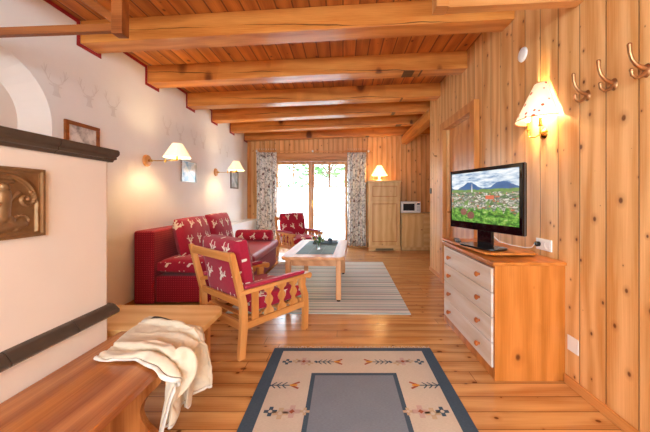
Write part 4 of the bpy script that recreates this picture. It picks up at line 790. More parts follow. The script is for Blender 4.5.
199,-376,-196, 180,-362,-193, 156,-353,-187, 170,-332,-191, 153,-324,-191, 156,-315,-190, 157,-309,-191, 168,-300,-191, 172,-323,-191, 193,-337,-192, 184,-320,-200, 177,-309,-205, 187,-302,-206, 188,-281,-205, 187,-250,-207, 164,-223,-209, 144,-196,-212, 149,-173,-217, 160,-164,-217, 156,-152,-215,
140,-138,-212, 168,-143,-215, 169,-171,-223, 187,-184,-229, 186,-174,-229, 182,-169,-228, 174,-152,-226, 180,-124,-224, 167,-95,-222, 138,-90,-219, 158,-79,-220, 175,-71,-219, 190,-60,-214, 188,-37,-213, 209,-28,-202, 224,-13,-201, 234,-14,-205, 236,-19,-206, 237,-27,-206, 220,-22,-207,
203,-13,-207, 186,-18,-204, 171,-9,-205, 180,6,-206, 169,26,-207, 195,-377,-213, 176,-364,-209, 153,-354,-205, 170,-336,-207, 155,-325,-208, 159,-316,-207, 160,-310,-208, 171,-301,-208, 171,-325,-208, 191,-339,-209, 195,-319,-214, 189,-309,-219, 183,-300,-223, 194,-282,-221, 187,-251,-224,
169,-221,-226, 143,-200,-229, 153,-178,-233, 147,-166,-228, 151,-155,-231, 138,-137,-229, 167,-139,-232, 167,-167,-240, 180,-183,-246, 183,-173,-246, 178,-168,-245, 175,-149,-243, 180,-121,-241, 163,-93,-240, 135,-83,-235, 153,-68,-233, 169,-59,-231, 188,-63,-231, 192,-40,-230, 211,-27,-218,
220,-8,-217, 232,-14,-222, 236,-18,-223, 239,-25,-224, 224,-19,-224, 203,-20,-223, 185,-23,-220, 173,-11,-222, 180,5,-224, 170,24,-225, 191,-378,-230, 171,-368,-226, 150,-354,-222, 169,-339,-225, 157,-325,-226, 162,-317,-225, 163,-311,-225, 175,-303,-225, 171,-325,-226, 188,-342,-226,
196,-323,-230, 198,-311,-233, 191,-303,-238, 196,-282,-238, 183,-255,-241, 170,-222,-243, 143,-204,-245, 139,-181,-244, 139,-167,-244, 144,-156,-247, 138,-135,-246, 166,-135,-249, 166,-163,-257, 176,-181,-262, 181,-174,-263, 179,-167,-262, 176,-147,-261, 180,-118,-259, 159,-93,-257, 133,-77,-252,
151,-62,-250, 168,-54,-248, 186,-62,-248, 200,-43,-246, 218,-29,-233, 217,-6,-235, 231,-10,-238, 237,-11,-240, 240,-18,-240, 226,-23,-241, 206,-28,-239, 186,-27,-237, 174,-14,-240, 180,3,-241, 170,22,-242, 187,-378,-247, 167,-369,-242, 147,-354,-239, 167,-341,-242, 159,-325,-243,
164,-317,-242, 164,-311,-243, 177,-303,-242, 172,-325,-243, 186,-344,-243, 195,-327,-247, 199,-315,-250, 202,-304,-252, 198,-283,-256, 186,-255,-258, 171,-224,-260, 146,-204,-263, 137,-182,-261, 133,-169,-260, 133,-156,-261, 138,-134,-264, 166,-132,-266, 170,-159,-274, 173,-179,-280, 180,-174,-280,
180,-166,-279, 177,-146,-278, 179,-116,-276, 155,-93,-274, 132,-73,-269, 151,-58,-267, 167,-49,-264, 187,-49,-261, 211,-49,-258, 227,-32,-249, 214,-12,-252, 230,-9,-256, 236,-10,-257, 240,-15,-257, 221,-18,-258, 205,-25,-255, 186,-32,-254, 176,-16,-257, 180,1,-258, 171,20,-259,
183,-378,-264, 163,-370,-259, 145,-354,-256, 165,-342,-259, 161,-325,-260, 169,-320,-259, 170,-314,-259, 179,-303,-259, 175,-326,-260, 183,-347,-260, 191,-329,-264, 197,-319,-267, 198,-307,-269, 193,-287,-272, 184,-258,-275, 172,-226,-278, 150,-203,-279, 144,-180,-277, 137,-169,-277, 142,-157,-277,
140,-135,-282, 168,-135,-284, 157,-161,-285, 169,-173,-295, 177,-173,-297, 178,-164,-296, 181,-144,-295, 175,-114,-293, 144,-101,-284, 134,-72,-286, 153,-59,-284, 169,-50,-282, 188,-44,-277, 211,-35,-268, 237,-26,-263, 218,-16,-267, 229,-9,-274, 234,-10,-275, 239,-17,-275, 222,-25,-275,
203,-21,-273, 188,-34,-271, 179,-19,-274, 179,-1,-276, 171,18,-277, 179,-377,-281, 159,-370,-276, 142,-354,-273, 162,-343,-276, 163,-326,-278, 169,-319,-277, 172,-314,-276, 180,-303,-276, 179,-325,-277, 178,-348,-277, 190,-334,-281, 193,-322,-284, 192,-310,-285, 187,-290,-288, 179,-262,-291,
169,-230,-294, 156,-201,-296, 142,-183,-294, 145,-170,-293, 140,-157,-295, 142,-135,-299, 169,-141,-300, 149,-160,-301, 167,-161,-308, 172,-166,-313, 180,-164,-314, 182,-142,-312, 170,-113,-310, 139,-104,-301, 138,-74,-303, 159,-65,-299, 176,-59,-295, 195,-53,-289, 219,-50,-280, 235,-27,-279,
214,-16,-286, 228,-11,-291, 234,-13,-293, 241,-17,-293, 226,-29,-293, 206,-23,-290, 190,-37,-288, 185,-19,-290, 176,-3,-293, 173,17,-294, 176,-377,-298, 156,-372,-293, 139,-355,-290, 153,-338,-290, 167,-327,-295, 170,-319,-294, 174,-315,-294, 179,-303,-293, 180,-324,-294, 169,-344,-292,
186,-337,-298, 186,-325,-299, 185,-313,-301, 180,-293,-304, 171,-266,-306, 160,-234,-309, 151,-205,-312, 147,-183,-311, 143,-171,-310, 138,-158,-312, 144,-136,-317, 170,-146,-318, 145,-157,-318, 162,-159,-325, 169,-157,-328, 175,-164,-331, 180,-142,-330, 166,-114,-326, 134,-105,-317, 145,-77,-319,
166,-78,-308, 183,-73,-303, 202,-68,-296, 225,-54,-296, 221,-33,-275, 231,-18,-292, 228,-13,-309, 233,-10,-310, 239,-15,-310, 231,-31,-308, 209,-24,-307, 192,-39,-306, 190,-20,-307, 184,-2,-308, 173,14,-311]
cv = [(CL[k] / 1000 - 1.0, CL[k + 1] / 1000 + 1.7, CL[k + 2] / 1000 + .455) for k in range(0, len(CL), 3)]
bl0 = (-1.0, 1.7, .455)
bt = thing('throw_blanket', 'cream throw blanket dropped in folds on the bench and hanging over its edge', 'blanket', bl0)
def clothpart(name, keep, mat, lift=0):
    mb = MB(); vs = [(p[0] - bl0[0], p[1] - bl0[1], p[2] - bl0[2] + lift) for p in cv]; fs = []; fu = []
    for i in range(CL_NX):
        for j in range(CL_NY):
            if keep(i, j):
                q = [(i, j), (i + 1, j), (i + 1, j + 1), (i, j + 1)]; fs.append([a * (CL_NY + 1) + b for a, b in q]); fu.append([(a * .017, b * .018) for a, b in q])
    used = sorted({k for f in fs for k in f}); mp = {k: n for n, k in enumerate(used)}
    mb.add([vs[k] for k in used], [[mp[k] for k in f] for f in fs], uvs=fu)
    o = mb.build(name, mat, bt, ang=180); m = o.modifiers.new('t', 'SOLIDIFY'); m.thickness = .006; m.offset = 0; m = o.modifiers.new('s', 'SUBSURF'); m.levels = m.render_levels = 1; return o
LAB = lambda i, j: 2 <= i < 15 and CL_NY - 5 <= j < CL_NY
HEM = lambda i, j: (j < 1 or j >= CL_NY - 1 or i >= CL_NX - 1) and not LAB(i, j)
clothpart('cloth', lambda i, j: not LAB(i, j) and not HEM(i, j), plain('cream_fleece', '#e3d2b8', .95, spec=.1, nz=.06, sc=40, bump=.3, Sheen_Weight=.3))
clothpart('hem', HEM, plain('white_binding', '#e9e0d3', .8))
clothpart('label_band', LAB, plain('black_band', '#17181a', .6), .002)

# ------------------------------------------------------------------ armchairs
def make_armchair(lab):
    t = thing('armchair', lab, 'armchair', group='red stag-print armchairs')
    Wd, Dp = .70, .72; hx = Wd / 2; hy = Dp / 2; B = 'beech'
    lean = .085
    for sx in (-1, 1):
        x = sx * (hx - .022)
        mb = MB()   # rear post: leg curving into the leaning back
        pr = [(-hy - .02, .001), (-hy + .035, .001), (-hy + .06, .25), (-hy + .055, .42), (-hy - lean + .035, .82), (-hy - lean + .02, .842), (-hy - lean - .012, .84), (-hy - lean - .005, .8), (-hy + .0, .42), (-hy + .0, .25)]
        mb.prism(pr, x - .022, x + .022, 'x', .005); mb.build('rear_leg', W(B, 'z'), t)
        mb = MB()   # front leg with curved shoulder
        pr = [(hy - .065, .001), (hy - .01, .001), (hy + .0, .2), (hy - .005, .33), (hy - .045, .43), (hy - .035, .505), (hy - .105, .505), (hy - .105, .43), (hy - .065, .33), (hy - .06, .2)]
        mb.prism(pr, x - .02, x + .02, 'x', .005); mb.build('front_leg', W(B, 'z'), t)
        mb = MB()   # arm with scroll end
        pr = [(-hy - .01, .50), (-hy - .01, .535), (hy - .04, .535)] + [(hy - .0 + .03 * math.cos(a), .51 + .03 * math.sin(a)) for a in [PI / 2 - i * PI / 8 for i in range(11)]] + [(hy - .06, .505)]
        mb.prism(pr, x - .033, x + .033, 'x', .006); arm = mb.build('arm', W(B, 'y'), t)
        mb = MB(); mb.box(x - .03, x + .03, -hy + .03, hy - .06, .536, .568, .013, seg=3); mb.build('arm_pad', SEATF, arm)
        mb = MB(); mb.box(x - .014, x + .014, -hy + .045, hy - .055, .22, .275, .004); mb.build('side_rail', W(B, 'y'), t)
        for k in range(4):
            yc = -hy + .135 + k * .135
            half = [(.05, .28), (.046, .31), (.02, .335), (.016, .355), (.03, .37), (.04, .395), (.03, .42), (.016, .435), (.02, .455), (.046, .475), (.05, .502)]
            pr = [(yc + a, z) for a, z in half] + [(yc - a, z) for a, z in half[::-1]]
            if k == 0: pr = [(yc - .03, .276), (yc + .03, .276), (yc + .03, .502), (yc - .03, .502)]
            mb = MB(); mb.prism(pr, x - .009, x + .009, 'x', .003); mb.build('splat', W(B, 'z'), t)
    xi = hx - .046
    M = T(0, -hy - .005, 0)
    mb = MB(); mb.box(-xi, xi, -hy - .085, -hy - .055, .765, .83, .006); mb.build('top_rail', W(B, 'x'), t)
    mb = MB(); mb.box(-xi, xi, -hy + .005, -hy + .03, .40, .455, .006); mb.build('back_rail', W(B, 'x'), t)
    mb = MB(); mb.box(-xi, xi, -hy + .015, -hy + .045, .21, .275, .006); mb.build('back_rail', W(B, 'x'), t)
    mb = MB(); mb.box(-xi, xi, hy - .075, hy - .05, .235, .295, .006); mb.build('front_rail', W(B, 'x'), t)
    mb = MB()
    for k in range(6): mb.box(-xi, xi, -hy + .07 + k * .1, -hy + .12 + k * .1, .285, .297, .003)
    mb.build('seat_slats', W(B, 'x'), t)['kind'] = 'stuff'
    mb = MB(); mb.cushion(2 * xi - .01, Dp - .16, .15, rim=.05, pw=.3, M=T(0, .035, .375), seed=1, round_=.03); mb.build('seat_cushion', REDF, t)
    a = math.atan2(.4, -lean)
    mb = MB(); mb.cushion(2 * xi - .015, .52, .17, rim=.035, pw=.35, M=T(0, -hy + .085, .66) @ Rx(math.radians(90 + 9)), seed=2, round_=.06); mb.build('back_cushion', REDF, t)
    return t
a1 = make_armchair('red stag-print armchair in the foreground, its back to the viewer')
a1.location = (-.824, 2.717, .0); a1.rotation_euler.z = math.radians(-38.9)
dup(a1, (-.94, 6.17, 0), math.radians(-141.1), 'red stag-print armchair at the far end by the balcony door')

# ------------------------------------------------------------------ sofa
so = thing('sofa', 'red dotted sofa bed standing along the white wall', 'sofa', (-1.8, 4.36, 0))
so_o = (-1.8, 4.36)
def ss(mb): mb.v = [(p[0] - so_o[0], p[1] - so_o[1], p[2]) for p in mb.v]; return mb
mb = MB(); mb.box(-2.42, -2.19, 3.33, 5.42, .02, .87, .03, seg=3); ss(mb).build('backrest', SOFAF, so)
mb = MB(); mb.box(-2.188, -1.25, 3.36, 5.40, .03, .34, .025, seg=3); ss(mb).build('base', SOFAF, so)
def slab(x0, x1, y0, y1, z0, z1, bev, seg=4):
    m = MB(); m.box(x0, x1, y0, y1, z0, z1, bev, seg=seg); return m
mb = slab(-2.185, -1.2, 3.9, 5.42, .342, .475, .05); ss(mb).build('seat', SEATF, so)
mb = MB(); mb.cushion(.985, .52, .19, rim=.045, pw=.35, M=T(-1.69, 3.63, .445), seed=3, round_=.05); ss(mb).build('seat_cushion', REDF, so)
for x in (-2.3, -1.35):
    for y in (3.45, 5.3):
        mb = MB(); mb.box(x - .03, x + .03, y - .03, y + .03, .001, .03); ss(mb).build('foot', BLACKPL, so)
def scat(name, lab, loc, rz, w, h, t, seed, tilt=12):
    mb = MB(); mb.cushion(w, h, t, rim=0, pw=.42, seed=seed, wr=.012, round_=.05)
    o = mb.build(name, REDF); o.matrix_world = T(*loc) @ Rz(rz) @ Rx(math.radians(90 - tilt)); tag(o, lab, 'cushion', 'stag-print cushions leaning on the sofa'); return o
scat('back_cushion', 'stag-print cushion leaning on the sofa, nearer the camera', (-2.03, 3.94, .735), PI / 2, .78, .52, .2, 5)
scat('back_cushion', 'stag-print cushion leaning on the sofa, nearer the balcony door', (-2.03, 4.76, .735), PI / 2 - .03, .76, .54, .2, 6)
mb = MB(); L = .66; n1 = 16; prof = [(0, -L / 2), (.04, -L / 2 - .004), (.085, -L / 2 + .005), (.098, -L / 2 + .03)] + [(.1, -L / 2 + .03 + (L - .06) * i / 10) for i in range(11)] + [(.098, L / 2 - .03), (.085, L / 2 - .005), (.04, L / 2 + .004), (0, L / 2)]
vs = []; fs = []; fu = []; n = 28; m = len(prof)
for k in range(n):
    a = 2 * PI * k / n
    for r, z in prof: vs.append((z, r * math.cos(a), r * math.sin(a)))
for k in range(n):
    for i in range(m - 1):
        fs.append([k * m + i, k * m + i + 1, ((k + 1) % n) * m + i + 1, ((k + 1) % n) * m + i])
        fu.append([(prof[i][1], k * .022), (prof[i + 1][1], k * .022), (prof[i + 1][1], (k + 1) * .022), (prof[i][1], (k + 1) * .022)])
mb.add(vs, fs, uvs=fu); o = mb.build('bolster_cushion', REDF); o.location = (-1.6, 5.24, .576); tag(o, 'stag-print bolster roll lying at the far end of the sofa seat', 'bolster')

# ------------------------------------------------------------------ coffee table
ct = thing('coffee_table', 'wooden coffee table with rounded corners and slate inlay', 'coffee table', (-.33, 4.12, .009), math.radians(-2.6))
def rrect(hx, hy, r, n=6):
    p = []
    for cx, cy, a0 in ((hx - r, hy - r, 0), (-hx + r, hy - r, PI / 2), (-hx + r, -hy + r, PI), (hx - r, -hy + r, 1.5 * PI)):
        for i in range(n + 1): a = a0 + PI / 2 * i / n; p.append((cx + r * math.cos(a), cy + r * math.sin(a)))
    return p
hx, hy = .385, .73
mb = MB(); mb.prism(rrect(hx, hy, .09), .505, .545, 'z', .008); mb.build('tabletop', W('table', 'y'), ct)
mb = MB(); mb.box(-.235, .235, -.55, .55, .5455, .5475, 0); SLATE = plain('slate_inlay', '#7f9a98', .22, nz=.15, sc=8)
def slate():
    s = NT('slate_tiles'); u = s.sep(s.obj())
    e = None
    for ax, w in ((0, .157), (1, .22)):
        fr = s.m('FRACT', s.m('ADD', s.m('DIVIDE', u[ax], w), .5)); q = s.m('MINIMUM', fr, s.m('SUBTRACT', 1.0, fr)); q = s.step(q, .01, .02); e = q if e is None else s.m('MAXIMUM', e, q)
    return s.set(s.mix(s.m('MULTIPLY', e, .5), s.mix(s.noise(s.obj(), 9, 3), lin('#4f706e'), lin('#73908c')), lin('#a9b4b0')), .6, spec=.25)
mb.build('inlay', slate(), ct)
mb = MB()
for a in ((-.29, .29, -.63, -.605), (-.29, .29, .605, .63), (-.30, -.275, -.605, .605), (.275, .30, -.605, .605)): mb.box(*a, .42, .504, .003)
mb.build('apron', W('table', 'y'), ct)
for sx in (-1, 1):
    for sy in (-1, 1):
        mb = MB(); mb.box(sx * .305 - .032, sx * .305 + .032, sy * .63 - .032, sy * .63 + .032, .02, .504, .012, seg=3); l_ = mb.build('leg', W('table', 'z'), ct)
        mb = MB(); mb.lathe([(0, .001), (.022, .001), (.024, .02), (0, .02)], 12, M=T(sx * .305, sy * .63, 0)); mb.build('foot', BLACKPL, l_)
# vase with flowers, tray
zt_ = .5585
vs_ = thing('flower_vase', 'small glass vase of yellow flowers on the coffee table', 'vase', (-.33, 3.90, zt_))
mb = MB(); mb.lathe([(0, .002), (.026, .002), (.03, .01), (.027, .04), (.024, .07), (.032, .11), (.034, .115), (.031, .112), (.021, .07), (.024, .04), (.026, .012), (0, .01)], 20); mb.build('vase_body', GLASS, vs_)
mb = MB(); rd = random.Random(3); heads = []
for k in range(13):
    a = rd.uniform(0, 6.28); rr = rd.uniform(.02, .085); hz = rd.uniform(.13, .2); p = (rr * math.cos(a), rr * math.sin(a), hz); heads.append(p)
    mb.tube([(0.01 * math.cos(a + 3), .01 * math.sin(a + 3), .015), (p[0] * .3, p[1] * .3, .1), p], .0016, 5)
    mb.add([(p[0] * .5, p[1] * .5, hz * .6), (p[0] * .9 + .012, p[1] * .9, hz * .72), (p[0] * 1.2, p[1] * 1.2, hz * .95), (p[0] * .9 - .012, p[1] * .9 + .008, hz * .75)], [[0, 1, 2, 3]])
mb.build('stems_and_leaves', plain('stem_green', '#3d6a2a', .6), vs_)
mb = MB(); m2 = MB()
for k, p in enumerate(heads):
    tgt = mb if k < 9 else m2
    for q in range(7):
        a = q * 2 * PI / 7; M = T(*p) @ Rz(a) @ Ry(-.35)
        tgt.add([(0, -.006, 0), (.022, -.007, .004), (.027, 0, .002), (.022, .007, .004), (0, .006, 0)], [[0, 1, 2, 3, 4]], 0, M)
    tgt.ball(p, .008, 8)
mb.build('yellow_blossoms', plain('yellow_petal', '#e9b31c', .6), vs_)
for p in ((.03, .02, .26), (.055, .03, .235), (.0, .03, .25)):
    m2.ball(p, .012, 8, sc=(.8, .8, 1.6)); m2.tube([(0, 0, .05), p], .0014, 5)
m2.build('mauve_blossoms', plain('mauve_petal', '#b9a3b8', .6), vs_)
tr = thing('serving_tray', 'dark low tray on the coffee table behind the flower vase', 'tray', (-.27, 4.45, zt_), .05)
mb = MB(); mb.box(-.19, .19, -.09, .09, .001, .009, .003); 
for a in ((-.19, .19, -.09, -.082), (-.19, .19, .082, .09), (-.19, -.182, -.082, .082), (.182, .19, -.082, .082)): mb.box(*a, .009, .024)
mb.build('tray_body', plain('dark_tray', '#3b4a52', .4), tr)
for k, (x, y) in enumerate(((-.40 + .05, 4.44), (-.2, 4.47))):
    mb = MB(); mb.lathe([(0, .001), (.022, .001), (.03, .02), (.034, .05), (.036, .06), (.033, .06), (.03, .045), (.02, .01), (0, .008)], 18)
    o = mb.build('cup', plain('cup_glaze_%d' % k, '#51606e' if k else '#c9ced2', .3)); o.location = (x, y, zt_ + .009); tag(o, ('dark blue-grey cup on the coffee table tray' if k else 'pale grey cup on the coffee table tray'), 'cup')

# ------------------------------------------------------------------ rugs
def stripe_mat():
    s = NT('striped_rug'); u = s.sep(s.obj())
    y = s.m('ADD', u[1], s.m('MULTIPLY', s.noise(s.obj(), 3, 2), .02))
    f = s.m('FRACT', s.m('DIVIDE', s.m('ADD', y, 5.0), .52))
    L = [(0, '#8fa9a8'), (.06, '#e8e9e3'), (.17, '#b4c9c8'), (.24, '#f0eee6'), (.35, '#8ea7a8'), (.38, '#a87078'), (.41, '#d9dcd6'), (.52, '#a5bcba'), (.58, '#e2e4de'), (.68, '#bfd0cf'), (.74, '#efece4'), (.84, '#8ea3a8'), (.87, '#e0ddd5'), (.95, '#aebfbd')]
    c = s.ramp(f, [(p, lin(h)) for p, h in L], 'CONSTANT'); nz = s.noise(s.comb(s.m('MULTIPLY', u[0], 20.0), s.m('MULTIPLY', u[1], 220.0), 0.0), 1.0, 2)
    c = s.mix(.2, c, s.mix(nz, lin('#8b9490'), lin('#f2efe8'))); s.bump(nz, .4, .003); return s.set(c, .85, spec=.2)
mb = MB(); mb.box(-1.0, 1.0, -1.28, 1.24, 0, .008, .003); o = mb.build('striped_rug', stripe_mat()); o.location = (-.25, 4.39, .0005); o.rotation_euler.z = math.radians(-1.0)
tag(o, 'large pale rug with thin teal and grey stripes under the coffee table', 'rug')
# near rug, kilim
RX, RY0, RY1 = .0775, .7, 2.395; RW = .645
def weave(n, c, c2, st=.35):
    s = NT(n); u = s.sep(s.obj()); nz = s.noise(s.comb(s.m('MULTIPLY', u[0], 60.0), s.m('MULTIPLY', u[1], 260.0), 0.0), 1.0, 2); big = s.noise(s.obj(), 7, 3)
    s.bump(nz, .5, .003); return s.set(s.mix(s.m('ADD', s.m('MULTIPLY', nz, .7), s.m('MULTIPLY', big, .3)), lin(c), lin(c2)), .9, spec=.15)
KM = [weave('rug_cream', '#b3a594', '#dccfc0'), weave('rug_navy', '#2f3e4e', '#566878'), weave('rug_grey', '#656d7a', '#8b93a0'), weave('rug_rust', '#8f4a36', '#ab6248'), weave('rug_pink', '#b59890', '#c9ada4'), weave('rug_ochre', '#c98a34', '#dca24a'), weave('rug_beige', '#b79c80', '#c7b094')]
kr = MB(); z = .008
kr.box(RX - RW, RX + RW, RY0, RY1, .001, z, .002, mat=1)
def rect(x0, x1, y0, y1, h, m): kr.add([(x0, y0, h), (x1, y0, h), (x1, y1, h), (x0, y1, h)], [[0, 1, 2, 3]], m)
bw = .085; IY1 = 2.05; IX = .30; IY0 = RY0 + (RY1 - IY1)
rect(RX - RW + bw, RX + RW - bw, RY0 + .05, RY1 - .05, z + .0006, 0)
rect(RX - IX, RX + IX, IY0, IY1, z + .0012, 1); rect(RX - IX + .028, RX + IX - .028, IY0 + .028, IY1 - .028, z + .0018, 2)
def mquad(cx, cy, w, h, ang, m, lvl=0):
    c, s_ = math.cos(ang), math.sin(ang)
    P = [(-w / 2, -h / 2), (w / 2, -h / 2), (w / 2, h / 2), (-w / 2, h / 2)]
    kr.add([(cx + a * c - b * s_, cy + a * s_ + b * c, z + .0014 + lvl * .0004) for a, b in P], [[0, 1, 2, 3]], m)
def flower(cx, cy, m, m2, r=.04):
    for q in range(4):
        a = q * PI / 2; mquad(cx + r * .62 * math.cos(a), cy + r * .62 * math.sin(a), r * .75, r * .62, a, m)
    mquad(cx, cy, r * .5, r * .5, PI / 4, m2, 1)
def arrow(cx, cy, ang, L=.20):
    c, s_ = math.cos(ang), math.sin(ang)
    def at(a, b): return (cx + a * c - b * s_, cy + a * s_ + b * c)
    mquad(*at(-.03, 0), L * .75, .009, ang, 1)
    for k in range(3):
        for sg in (-1, 1):
            p = at(-.085 + k * .035, sg * .016); mquad(*p, .04, .008, ang + sg * .8, 1)
    for sg in (-1, 1):
        p = at(.055, sg * .017); mquad(*p, .062, .016, ang + sg * .55, 3, 1)
    p = at(.045, 0); mquad(*p, .05, .016, ang, 5, 2)
    p = at(-.115, 0); mquad(*p, .02, .03, ang + PI / 4, 1, 1)
for yy in (2.19, RY0 + .22):
    for sg in (-1, 1):
        flower(RX + sg * .50, yy, 1, 0, .036); flower(RX + sg * .375, yy + .005, 4, 3, .05); flower(RX + sg * .43, yy + .01, 6, 0, .03); flower(RX + sg * .33, yy - .02, 6, 0, .03)
        arrow(RX + sg * .165, yy - .002, 0 if sg < 0 else PI, .2)
for yy, kind in ((1.915, 'a'), (1.68, 'f'), (1.45, 'a'), (1.22, 'f')):
    for sg in (-1, 1):
        if kind == 'a': arrow(RX + sg * .45, yy, 0 if sg < 0 else PI, .22); 
        else: flower(RX + sg * .50, yy, 1, 0, .038); flower(RX + sg * .375, yy, 4, 3, .05); flower(RX + sg * .44, yy - .015, 6, 0, .045); flower(RX + sg * .30, yy + .0, 6, 0, .03)
rug = thing('kilim_rug', 'cream kilim rug with navy border and grey centre in the foreground', 'rug', (RX, 1.6, 0))
kr.v = [(p[0] - RX, p[1] - 1.6, p[2]) for p in kr.v]; kr.build('woven_field', KM, rug, smooth=False)
mb = MB(); rd = random.Random(5)
for k in range(150):
    x = -RW + (2 * RW) * (k + .5) / 150
    mb.tube([(x, RY1 - 1.602, .005), (x + rd.uniform(-.006, .006), RY1 - 1.6 + .015, .004), (x + rd.uniform(-.012, .012), RY1 - 1.6 + rd.uniform(.025, .038), .003)], .0022, 5)
f_ = mb.build('fringe', plain('fringe_yarn', '#d9c8b2', .9), rug); f_['kind'] = 'stuff'

# ------------------------------------------------------------------ dresser
DX0, DX1, DY0, DY1 = 1.035, 1.512, 1.968, 2.955
ds = thing('chest_of_drawers', 'pine chest with drawer fronts coloured pale for daylight, against the board wall', 'chest of drawers', ((DX0 + DX1) / 2, (DY0 + DY1) / 2, 0))
dox, doy = ds.location.x, ds.location.y
def dl(mb): mb.v = [(p[0] - dox, p[1] - doy, p[2]) for p in mb.v]; return mb
DX1 = 1.514
mb = MB(); mb.box(DX0, DX1, DY0, DY0 + .022, .001, .79, .002); mb.box(DX0, DX1, DY1 - .022, DY1, .001, .79, .002); mb.box(DX1 - .01, DX1, DY0 + .022, DY1 - .022, .06, .79)
mb.box(DX0 + .005, DX0 + .02, DY0 + .022, DY1 - .022, .001, .062); mb.box(DX0 + .01, DX1 - .01, DY0 + .022, DY1 - .022, .062, .075); mb.box(DX0 + .005, DX0 + .025, DY0 + .022, DY1 - .022, .77, .79)
dl(mb).build('carcass', W('dresser', 'z'), ds)
mb = MB(); mb.box(DX0 - .022, DX1, DY0 - .018, DY1 + .018, .791, .814, .006, seg=3); dl(mb).build('top', W('dresser', 'y'), ds)
zz = .078; hs = [.172, .172, .172, .164]; hs = hs[:4]
for k in range(4):
    z0, z1 = zz, zz + .168
    mb = MB(); mb.box(DX0 - .012, DX0 + .012, DY0 + .026, DY1 - .026, z0, z1, .006, seg=3); mb.box(DX0 + .012, DX0 + .38, DY0 + .05, DY1 - .05, z0 + .015, z1 - .03)
    dd = dl(mb).build('drawer', W('pale', 'y'), ds)
    for y in (DY0 + .2, DY1 - .2):
        mb = MB(); mb.lathe([(0, .038), (.011, .037), (.019, .030), (.020, .023), (.014, .014), (.009, .006), (.010, 0), (0, 0)], 18, M=T(DX0 - .012, y, (z0 + z1) / 2) @ Ry(-PI / 2)); dl(mb).build('knob', W('knob', 'x'), dd)
    zz += .173
# turntable board
ang_tv = math.atan2(.74, -.23)
tb = thing('swivel_board', 'thin pine swivel board under the television', 'board', (1.22, 2.46, .8145), 0)
mb = MB(); mb.prism([(-.21, .5), (-.17, .52), (.2, .36), (.235, .2), (.235, -.28), (.2, -.33), (-.12, -.33), (-.16, -.29), (-.22, .42)], .012, .03, 'z', .004); mb.build('board', W('dresser', 'y'), tb)
mb = MB(); mb.lathe([(0, 0.0005), (.13, 0.0005), (.13, .012), (0, .012)], 28); mb.build('swivel_plate', BLACKPL, tb)

# ------------------------------------------------------------------ television
tv = thing('television', 'black flat television showing an alpine town, on the chest', 'television', (1.15, 2.39, .845), math.atan2(-.74, .23) + 0)
